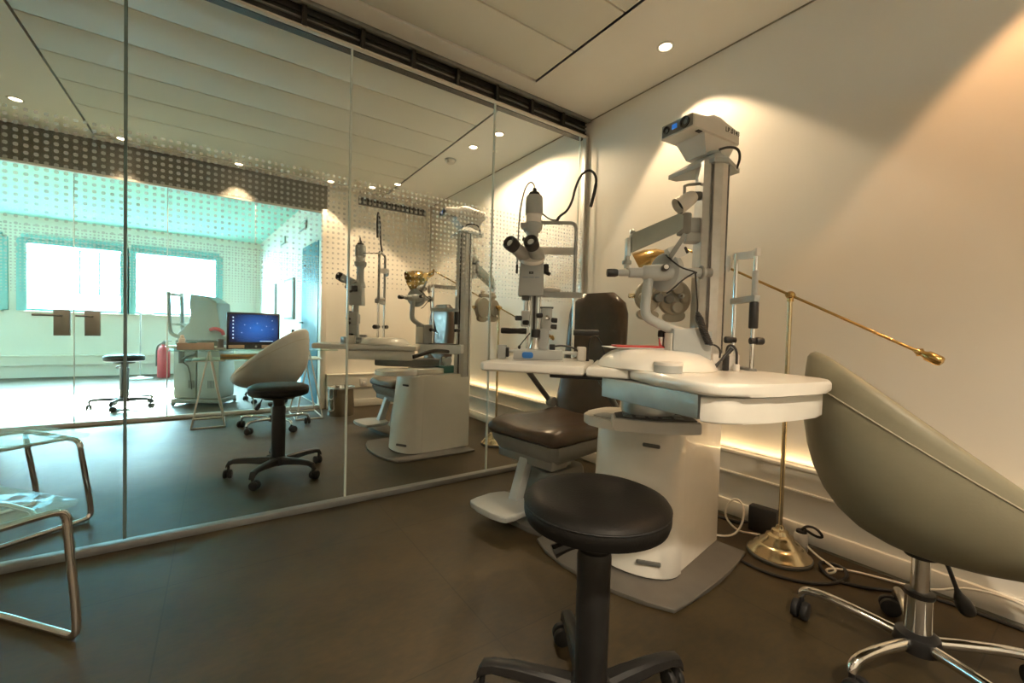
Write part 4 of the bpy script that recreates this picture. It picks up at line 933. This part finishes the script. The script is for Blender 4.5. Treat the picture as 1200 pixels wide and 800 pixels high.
    q = MB(); q.box((.055, -.01, .070), (.030, .035, .030), bev=.004); q.tube([(.07, -.01, .075), (.11, -.01, .08), (.17, .0, .07), (.205, .01, .04)], .005, n=7, smooth=2); q.build('connector', BLACK, t)
    q = MB(); q.tube([(-.065, -.02, .14), (-.10, -.035, .095), (-.118, -.04, .07)], .003, n=6); q.ell((-.118, -.04, .066), (.008, .008, .010)); q.build('rest_lever', BLACK, t)
    return resize(t, .775)
make_slit('grey slit lamp with black eyepieces and blue label on the near table, before the glass', (1.097, 1.368, TZ), math.radians(-38), 'slit lamps')
make_slit('grey slit lamp behind the glass, on the left end of the rear table', (.763, 2.999, TZ), math.radians(-118), 'slit lamps')
# ------------------------------------------------------------------ small things on the near table
t = thing('lens_tin', 'round grey white tin lying on the near table in front of the dome', 'tin', (1.156, .81, TZ))
q = MB(); q.lathe([(.001, 0), (.052, 0), (.055, .003), (.055, .040), (.052, .043), (.001, .043)], n=44); q.build('body', LGREY, t)
q = MB(); q.lathe([(.0555, .030), (.0565, .031), (.0565, .042), (.053, .045), (.001, .045)], n=44); q.build('lid', WHITEP, t)
t = thing('red_folder', 'flat red card folder lying on the white dome of the near table', 'folder', (1.228, 1.008, .9465), math.radians(-33))
q = MB(); q.box((0, 0, .003), (.255, .16, .004), bev=.001); q.build('paper_sheets', PAPER, t)
q = MB(); q.prism([(-.10, -.085), (.145, -.07), (.125, .09), (-.08, .085)], .006, .012, bev=.001); q.build('cover', RED, t)
t = thing('pen_torch', 'short silver torch with black cap standing on the white dome', 'torch', (1.29, .934, .9465))
q = MB(); q.lathe([(.001, 0), (.009, 0), (.016, .045), (.017, .055), (.001, .056)], n=24); q.build('body', CHROME, t)
q = MB(); q.lathe([(.001, .054), (.0165, .055), (.0185, .062), (.018, .082), (.015, .086), (.001, .087)], n=24); q.build('cap', BLACK, t)
t = thing('socket_box', 'white socket box with black plugs at the foot of the near column', 'socket box', (1.461, .802, TZ), VR)
q = MB(); q.box((0, 0, .036), (.12, .05, .072), bev=.005); bx = q.build('box', WHITEP, t)
for x, m, h in ((-.012, BLACK, .07), (.035, WHITEP, .03)):
    q = MB(); q.cyl((x, -.045, .0), (x, -.045, h), .014, n=14, bev=.004); q.build('plug', m, t)
q = MB(); q.tube([(-.012, -.045, .07), (-.01, -.05, .11), (.012, -.05, .115), (.035, -.045, .09), (.036, -.045, .03)], .0055, n=8, smooth=2); q.build('plug_cable', BLACK, t)
t = thing('cable_connector', 'black cable with two thick connectors lying before the white socket box', 'cable', (1.395, .814, TZ), VR)
q = MB(); q.tube([(-.14, -.02, .075), (-.09, -.03, .055), (-.055, -.035, .045)], lambda f: .012, n=10); q.tube([(-.06, -.035, .046), (-.03, -.04, .03), (-.01, -.045, .02)], .005, n=8); q.build('left_connector', BLACK, t)
q = MB(); q.tube([(-.01, -.06, .012), (.02, -.055, .045), (.07, -.05, .10)], lambda f: .009 + .004 * math.sin(f * 9), n=10); q.build('right_connector', BLACK, t)
t = thing('dark_case', 'low dark grey case on the near table beside the head rest posts', 'case', (1.515, .833, TZ), VR)
q = MB(); q.box((0, .0, .024), (.10, .06, .046), bev=.004); q.build('case_body', DGREY, t)
q = MB(); q.box((0, -.031, .034), (.09, .003, .004)); q.build('case_seam', BLACK, t)
t = thing('black_cord', 'thin black cord with plug rising behind the left side of the dome', 'cable', (1.24, 1.209, TZ))
q = MB(); M = Matrix.Rotation(VR, 4, 'Z')
q.tube([M @ V(p) for p in ((-.035, 0, .004), (-.035, 0, .02), (-.033, 0, .055))], lambda f: .009 - .003 * f, n=8); q.build('plug', BLACKR, t, world=False)
q = MB(); q.tube([V((-.033, 0, .055)), V((-.028, 0, .12)), V((.0, 0, .14)), V((.03, 0, .11)), V((.05, 0, .06)), V((.055, 0, .01))], .0035, n=8, smooth=2); q.bm.transform(Matrix.Rotation(VR, 4, 'Z')); q.build('cord', BLACKR, t)

for n_ in ('lens_tin', 'red_folder', 'pen_torch', 'socket_box', 'cable_connector', 'dark_case', 'black_cord'): resize(bpy.data.objects[n_], .775)

# ------------------------------------------------------------------ cables and power bricks on the floor by the right wall
t = thing('power_brick', 'black power brick leaning on the skirting behind the brass lamp base', 'power adapter', (2.30, 1.02, 0))
q = MB(); q.box((0, 0, .065), (.055, .13, .13), rz=.12, bev=.008); q.build('body', BLACK, t)
q = MB(); q.tube([(0, .06, .03), (-.03, .10, .02), (-.03, .2, .008), (-.02, .3, .006)], .005, n=7, smooth=2); q.build('lead', BLACKR, t)
t = thing('plug_adapter', 'cream round plug adapter standing on the floor beside the brass lamp base', 'plug', (2.262, .835, 0))
q = MB(); q.lathe([(.001, 0), (.026, 0), (.029, .004), (.029, .075), (.026, .085), (.001, .086)], n=28); q.build('body', WHITEP, t)
q = MB(); q.lathe([(.001, .086), (.022, .087), (.020, .098), (.001, .10)], n=24); q.tube([(0, 0, .098), (.0, -.02, .125), (.0, -.06, .13), (0, -.09, .10), (.01, -.06, .085), (.015, -.01, .10)], .006, n=8, smooth=2); q.build('plug', BLACKR, t)
def cable(name, label, pts, r, m, group):
    q = MB(); q.tube(pts, r, n=8, smooth=2); o = q.build(name, m); tag(o, label, 'cable', group)
    c = V(pts[0]); o.data.transform(Matrix.Translation(-c)); o.location = c
    return o
GCB = 'loose cables on the floor'
cable('floor_cable', 'black cable looping on the floor around the front of the brass lamp base', [(2.05, 1.25, .006), (2.0, 1.10, .006), (1.93, 1.0, .006), (1.90, .85, .006), (1.95, .72, .006), (2.05, .64, .006), (2.17, .62, .007), (2.24, .66, .012), (2.22, .74, .006), (2.15, .72, .012), (2.09, .66, .006), (2.12, .58, .006), (2.2, .50, .006), (2.29, .42, .006), (2.31, .2, .006), (2.32, -.2, .006)], .0068, BLACKR, GCB)
cable('floor_cable', 'black cable lying along the skirting of the right wall, left of the brass lamp', [(2.29, 1.12, .006), (2.26, 1.28, .006), (2.20, 1.38, .006), (2.12, 1.33, .006), (2.14, 1.25, .006), (2.24, 1.22, .012), (2.28, 1.32, .006), (2.30, 1.55, .006), (2.31, 1.9, .006)], .0075, BLACKR, GCB)
cable('floor_cable', 'cream cable looping up behind the brass lamp base on the floor', [(2.02, 1.20, .006), (2.06, 1.10, .006), (2.12, 1.06, .02), (2.17, 1.05, .10), (2.19, 1.08, .17), (2.18, 1.13, .16), (2.15, 1.15, .08), (2.15, 1.08, .02), (2.22, 1.02, .012), (2.27, .96, .008)], .005, TRIMW, GCB)
cable('floor_cable', 'cream cable running along the right skirting under the shell chair', [(2.24, .80, .04), (2.23, .75, .015), (2.21, .69, .008), (2.16, .66, .016), (2.12, .68, .008), (2.16, .70, .012), (2.24, .64, .008), (2.29, .52, .008), (2.305, .40, .02), (2.31, .30, .09), (2.31, .16, .10), (2.31, .0, .03), (2.31, -.3, .006)], .0045, TRIMW, GCB)

# ------------------------------------------------------------------ rear room: basket, tissue box, desk and what stands on it
t = thing('waste_basket', 'shiny steel waste basket by the far wall behind the glass', 'waste basket', (1.14, 4.98, 0))
q = MB(); q.lathe([(.001, .004), (.135, .0), (.137, .004), (.138, .305), (.141, .312), (.135, .314), (.132, .305), (.131, .012), (.001, .012)], n=48, cap=False); q.build('drum', CHROME, t)
q = MB(); q.lathe([(.1385, .30), (.1425, .302), (.1425, .314), (.1385, .316)], n=48, cap=False); q.build('rim', STEEL, t)
t = thing('tissue_box', 'teal tissue box with white tissue on the rear white cabinet', 'tissue box', (1.60, 3.27, .626), math.radians(5))
q = MB(); q.box((0, 0, .027), (.17, .115, .054), bev=.004); q.build('box', TEALBOX, t)
q = MB(); rings = []
for z, w in ((.054, .5), (.075, .9), (.10, 1.15), (.125, .95)):
    rings.append([V((math.cos(a) * .042 * w + .006 * math.sin(3 * a + z * 60), math.sin(a) * .022 * w + .006 * math.cos(4 * a + z * 50), z + .008 * math.sin(3 * a))) for a in [i * PI / 10 for i in range(20)]])
q.ring_skin(rings, cap=False); q.build('tissue', PAPER, t)
DZ = .735
t = thing('glass_desk', 'glass topped desk on white wire trestles behind the partition', 'desk', (.35, 5.13, 0))
q = MB(); q.prism(rrect(-.72, -.30, .72, .30, .01), DZ - .010, DZ, bev=.002); q.build('desk_top', DGLASS, t)
q = MB(); q.prism(rrect(-.60, -.22, .40, .12, .01), DZ - .105, DZ - .097, bev=.002); q.build('lower_shelf', DGLASS, t)
for x in (-.42, .45):
    q = MB(); r = .007
    a = [(x - .13, -.26, r), (x + .13, -.26, r), (x + .13, .22, r), (x - .13, .22, r)]
    tp = [(x, -.20, DZ - .018), (x, .16, DZ - .018)]
    for i in range(4): q.tube([a[i], a[(i + 1) % 4]], r, n=8)
    for i, k in ((0, 0), (1, 0), (2, 1), (3, 1)): q.tube([a[i], tp[k]], r, n=8)
    q.tube(tp, r, n=8); q.build('trestle', WHITEP, t)
    q = MB(); q.box((x, -.02, DZ - .105), (.26, .40, .012)); q.build('trestle_rest', WHITEP, t)
t = thing('computer', 'black framed all in one computer with blue screen on the glass desk', 'computer', (.30, 5.04, DZ), math.radians(6))
q = MB(); q.box((0, 0, .205), (.555, .035, .345), bev=.010); bd = q.build('bezel', BLACK, t)
q = MB(); q.box((0, -.0182, .215), (.505, .003, .285)); q.build('screen', SCREEN, bd)
q = MB()
for i in range(7):
    q.box((-.215, -.0202, .325 - i * .035), (.012, .001, .012))
for x, z in ((-.1, .25), (.03, .27), (-.04, .22), (.13, .24), (.19, .30), (.08, .20), (-.13, .17), (.2, .21)): q.box((x, -.0202, z), (.006, .001, .006))
q.box((.13, -.0202, .082), (.14, .001, .006)); q.build('desktop_icons', emit_mat('icon_glow', (.45, .65, .9), .9), bd)
q = MB(); q.box((0, -.003, .022), (.555, .03, .040), bev=.004); ch = q.build('chin', BLACK, t)
for x, w in ((-.18, .16), (.17, .18)):
    q = MB(); q.box((x, -.0195, .026), (w, .003, .034), bev=.001); q.build('speaker_panel', mat('tan_panel', (.48, .36, .26), .45), ch)
q = MB(); q.cyl((.02, -.018, .026), (.02, -.0205, .026), .012, n=20); q.build('power_button', LGREY, ch)
q = MB(); q.prism(rrect(-.11, -.05, .11, .10, .02), 0, .008, bev=.002); q.build('foot', DGREY, t)
for o_ in t.children_recursive: o_.data.transform(Matrix.Diagonal((.84, 1, .97, 1)))
t = thing('desk_organiser', 'peach desk tray holding small items, left of the computer', 'organiser', (-.17, 5.0, DZ))
q = MB(); q.box((0, 0, .003), (.28, .14, .006)); q.box((0, -.067, .032), (.28, .006, .06)); q.box((0, .067, .032), (.28, .006, .06)); q.box((-.137, 0, .032), (.006, .14, .06)); q.box((.137, 0, .032), (.006, .14, .06)); q.build('tray', PEACH, t)
tag(MB().lathe([(.001, .0), (.036, .0), (.04, .02), (.036, .06), (.001, .066)], c=(0, 0, 0), n=20).build('green_pot', GREEN, None), 'small dark green pot in the peach desk tray', 'pot').location = (-.20, 5.0, DZ + .0065)
tag(MB().box((0, 0, .05), (.05, .05, .1), bev=.01).lathe([(.001, .1), (.017, .1), (.015, .125), (.001, .13)], n=14).build('white_bottle', WHITEP), 'small white bottle at the left end of the peach desk tray', 'bottle').location = (-.275, 5.0, DZ + .0065)
t = thing('desk_phone', 'black phone standing on the glass desk between tray and computer', 'phone', (.022, 5.06, DZ))
q = MB(); q.box((0, 0, .05), (.055, .045, .10), bev=.012); q.build('handset', DGREY, t)
q = MB(); q.prism(rrect(-.05, -.04, .05, .05, .015), 0, .014, bev=.004); q.build('cradle', LGREY, t)
t = thing('cardboard_box', 'flat amber cardboard box on the lower shelf of the glass desk', 'box', (.22, 5.05, DZ - .097))
q = MB(); q.box((0, 0, .022), (.40, .2, .042), bev=.003); q.build('carton', WOOD, t)
q = MB(); q.box((0, -.101, .022), (.40, .002, .006)); q.build('lid_seam', DGREY, t)
GHS = 'diagnostic handles on the desk'
for x, h, lab, tp in ((.66, .155, 'black diagnostic handle, left of the two behind the shell chair', 0), (.74, .14, 'black diagnostic handle with hooked head, right of the two behind the shell chair', 1)):
    t = thing('diagnostic_handle', lab, 'eye instrument', (x, 5.08, DZ), 0, GHS)
    q = MB(); q.lathe([(.001, 0), (.03, 0), (.032, .006), (.022, .03), (.001, .03)], n=20); q.build('charger', LGREY, t)
    q = MB(); q.lathe([(.001, .028), (.010, .028), (.012, .09), (.016, .10), (.016, h - .01), (.001, h)], n=18); q.build('handle', BLACK, t)
    q = MB()
    if tp: q.box((.012, 0, h + .012), (.065, .022, .022), bev=.006)
    else: q.cyl((0, 0, h - .002), (0, 0, h + .05), .0145, n=16, bev=.004)
    q.build('head', BLACK, t)

# ------------------------------------------------------------------ sunlit room beyond: refractor on its cabinet, extinguisher, pole
t = thing('instrument_cabinet', 'grey white wheeled cabinet with black sockets beyond the far glass doors', 'cabinet', (-.13, 6.36, 0), math.radians(-28))
q = MB(); q.box((-.16, 0, .40), (.31, .40, .62), bev=.012); q.build('left_housing', LGREY, t)
q = MB(); q.box((.17, 0, .40), (.31, .40, .62), bev=.012); q.build('right_housing', LGREY, t)
q = MB(); q.box((0, 0, .695), (.78, .48, .03), bev=.006); q.build('top_plate', WHITEP, t)
q = MB(); q.box((.005, 0, .06), (.70, .42, .05), bev=.01); q.build('foot_frame', MGREY, t)
q = MB(); q.box((-.20, -.203, .58), (.075, .02, .15), bev=.004); q.tube([(-.18, -.21, .55), (-.10, -.23, .60), (.0, -.22, .62)], .012, n=8, smooth=1); q.tube([(-.18, -.21, .52), (-.08, -.22, .46), (-.05, -.215, .2)], .008, n=8, smooth=1); q.build('sockets', DGREY, t)
q = MB()
for k in range(6):
    for x in (-.10, .17): q.box((x + k * .016, -.2015, .26), (.006, .004, .09))
q.build('vents', DGREY, t)
for x in (-.33, .34):
    for y in (-.18, .18):
        q = MB(); q.cyl((x, y - .014, .028), (x, y + .014, .028), .028, n=16, bev=.005); q.build('caster', MGREY, t)
for o_ in t.children_recursive: o_.data.transform(Matrix.Diagonal((.78, .85, 1, 1)))
t = thing('auto_refractor', 'bulky grey white refractor with chin rest on the wheeled cabinet', 'eye instrument', (-.17, 6.36, .712), math.radians(-28))
q = MB(); q.prism([(-.22, .06), (.42, .06), (.42, .12), (.33, .17), (.31, .52), (.16, .60), (-.06, .62), (-.07, .45), (-.02, .38), (-.03, .27), (-.16, .20), (-.22, .14)], -.15, .15, bev=.022, M=Matrix(((1, 0, 0, 0), (0, 0, -1, 0), (0, 1, 0, 0), (0, 0, 0, 1)))); bd = q.build('body', LGREY, t)
q = MB(); q.box((.02, 0, .035), (.55, .26, .06), bev=.012); q.build('base', MGREY, t)
q = MB(); q.tube([(-.17, -.13, .10), (-.30, -.13, .12), (-.335, -.13, .22), (-.335, -.13, .42), (-.345, -.13, .64)], .025, n=12, smooth=2); q.tube([(-.17, .13, .10), (-.30, .13, .12), (-.335, .13, .22), (-.335, .13, .42), (-.345, .13, .64)], .025, n=12, smooth=2); q.build('chin_frame', LGREY, t)
q = MB(); q.box((-.33, 0, .61), (.03, .28, .035), bev=.008); q.box((-.29, 0, .25), (.10, .26, .03), bev=.008); q.build('forehead_rest', WHITEP, t)
q = MB(); q.ell((-.10, 0, .30), (.05, .05, .07)); q.build('lens_head', MGREY, t)
q = MB(); q.tube([(.22, -.155, .20), (.30, -.20, .215), (.40, -.20, .19), (.41, -.19, .14)], .022, n=10, smooth=2); q.build('red_grip', REDP, t)
for o_ in t.children_recursive: o_.data.transform(Matrix.Diagonal((.84, .9, .98, 1)))
t = thing('fire_extinguisher', 'red fire extinguisher standing beyond the glass, left of the wheeled cabinet', 'fire extinguisher', (-.78, 9.6, 0))
q = MB(); q.lathe([(.001, 0), (.085, 0), (.09, .01), (.09, .46), (.07, .53), (.03, .56), (.03, .58), (.001, .58)], n=28); q.build('cylinder', REDP, t)
q = MB(); q.box((.0, 0, .60), (.05, .03, .05), bev=.006); q.box((.05, 0, .635), (.12, .02, .015), bev=.004); q.tube([(-.02, 0, .6), (-.09, 0, .56), (-.105, 0, .4), (-.10, 0, .2)], .012, n=8, smooth=2); q.build('valve', DGREY, t)
t = thing('floor_stand', 'thin white pole on a flat foot beyond the glass, beside the red extinguisher', 'stand', (-1.08, 9.5, 0))
q = MB(); q.lathe([(.001, 0), (.17, 0), (.17, .015), (.06, .03), (.03, .05), (.001, .05)], n=28); q.build('foot', WHITEP, t)
q = MB(); q.cyl((0, 0, .04), (0, 0, 1.1), .011, n=12); q.build('pole', LGREY, t)
q = MB(); q.box((.07, 0, 1.1), (.18, .012, .02), bev=.003); q.build('top_bar', LGREY, t)
# ------------------------------------------------------------------ daylight, camera, colour
w = bpy.data.worlds.new('sky'); S.world = w; w.use_nodes = True
bg = w.node_tree.nodes['Background']; bg.inputs['Color'].default_value = (.70, .92, 1., 1); bg.inputs['Strength'].default_value = 140.
su = bpy.data.lights.new('sun', 'SUN'); su.energy = 520; su.angle = math.radians(.6); su.color = (1., .96, .90)
so = bpy.data.objects.new('sun', su); COL.objects.link(so)
so.rotation_euler = V((-.12, -1., -.52)).to_track_quat('-Z', 'Y').to_euler()
for k, (a, c) in enumerate(WIN):
    l = bpy.data.lights.new('window_portal', 'AREA'); l.shape = 'RECTANGLE'; l.size = c - a; l.size_y = ZT - ZS; l.cycles.is_portal = True
    o = bpy.data.objects.new('window_portal', l); COL.objects.link(o); o.location = ((a + c) / 2, YW + .19, (ZS + ZT) / 2); o.rotation_euler = (math.radians(-90), 0, 0)
def fill_beam(x, y, p, size=100, col=(1., .82, .60)):  # added spots behind the camera that fill the near room with light
    l = bpy.data.lights.new('ceiling_spot', 'SPOT'); l.energy = p; l.color = col; l.spot_size = math.radians(size); l.spot_blend = .6; l.shadow_soft_size = .05
    o = bpy.data.objects.new('ceiling_spot', l); COL.objects.link(o); o.location = (x, y, ZC - .02)
downlight(.2, -.9, 'unseen fill downlight added to the near ceiling behind the camera', 0)
downlight(-1.25, .5, 'unseen fill downlight added to the near ceiling on the left behind the camera', 0)
downlight(1.2, -1.1, 'unseen fill downlight added to the near ceiling behind the camera on the right', 0)
fill_beam(.2, -.9, 255, 125); fill_beam(-1.25, .5, 55, 125); fill_beam(1.2, -1.1, 55, 125)

cam = bpy.data.cameras.new('camera'); cam.sensor_width = 36; cam.sensor_fit = 'HORIZONTAL'; cam.lens = 498 / 1200 * 36; cam.clip_start = .02; cam.clip_end = 300
co = bpy.data.objects.new('camera', cam); COL.objects.link(co); S.camera = co
yaw, pit, rol = math.radians(34.7), math.radians(-1.56), math.radians(1.56)
fw = V((math.sin(yaw) * math.cos(pit), math.cos(yaw) * math.cos(pit), math.sin(pit)))
r0 = V((math.cos(yaw), -math.sin(yaw), 0)); u0 = r0.cross(fw)
r_ = r0 * math.cos(rol) + u0 * math.sin(rol); u_ = u0 * math.cos(rol) - r0 * math.sin(rol)
co.matrix_world = Matrix(((r_.x, u_.x, -fw.x, 0), (r_.y, u_.y, -fw.y, 0), (r_.z, u_.z, -fw.z, 1.0), (0, 0, 0, 1)))
S.view_settings.view_transform = 'Standard'; S.view_settings.look = 'None'; S.view_settings.gamma = 1; S.view_settings.exposure = .17; S.view_settings.use_curve_mapping = False
cy = S.cycles
cy.transparent_max_bounces = 40; cy.max_bounces = 10; cy.diffuse_bounces = 5; cy.glossy_bounces = 5; cy.sample_clamp_indirect = 6.; cy.caustics_reflective = False; cy.caustics_refractive = False
cy.use_denoising = True
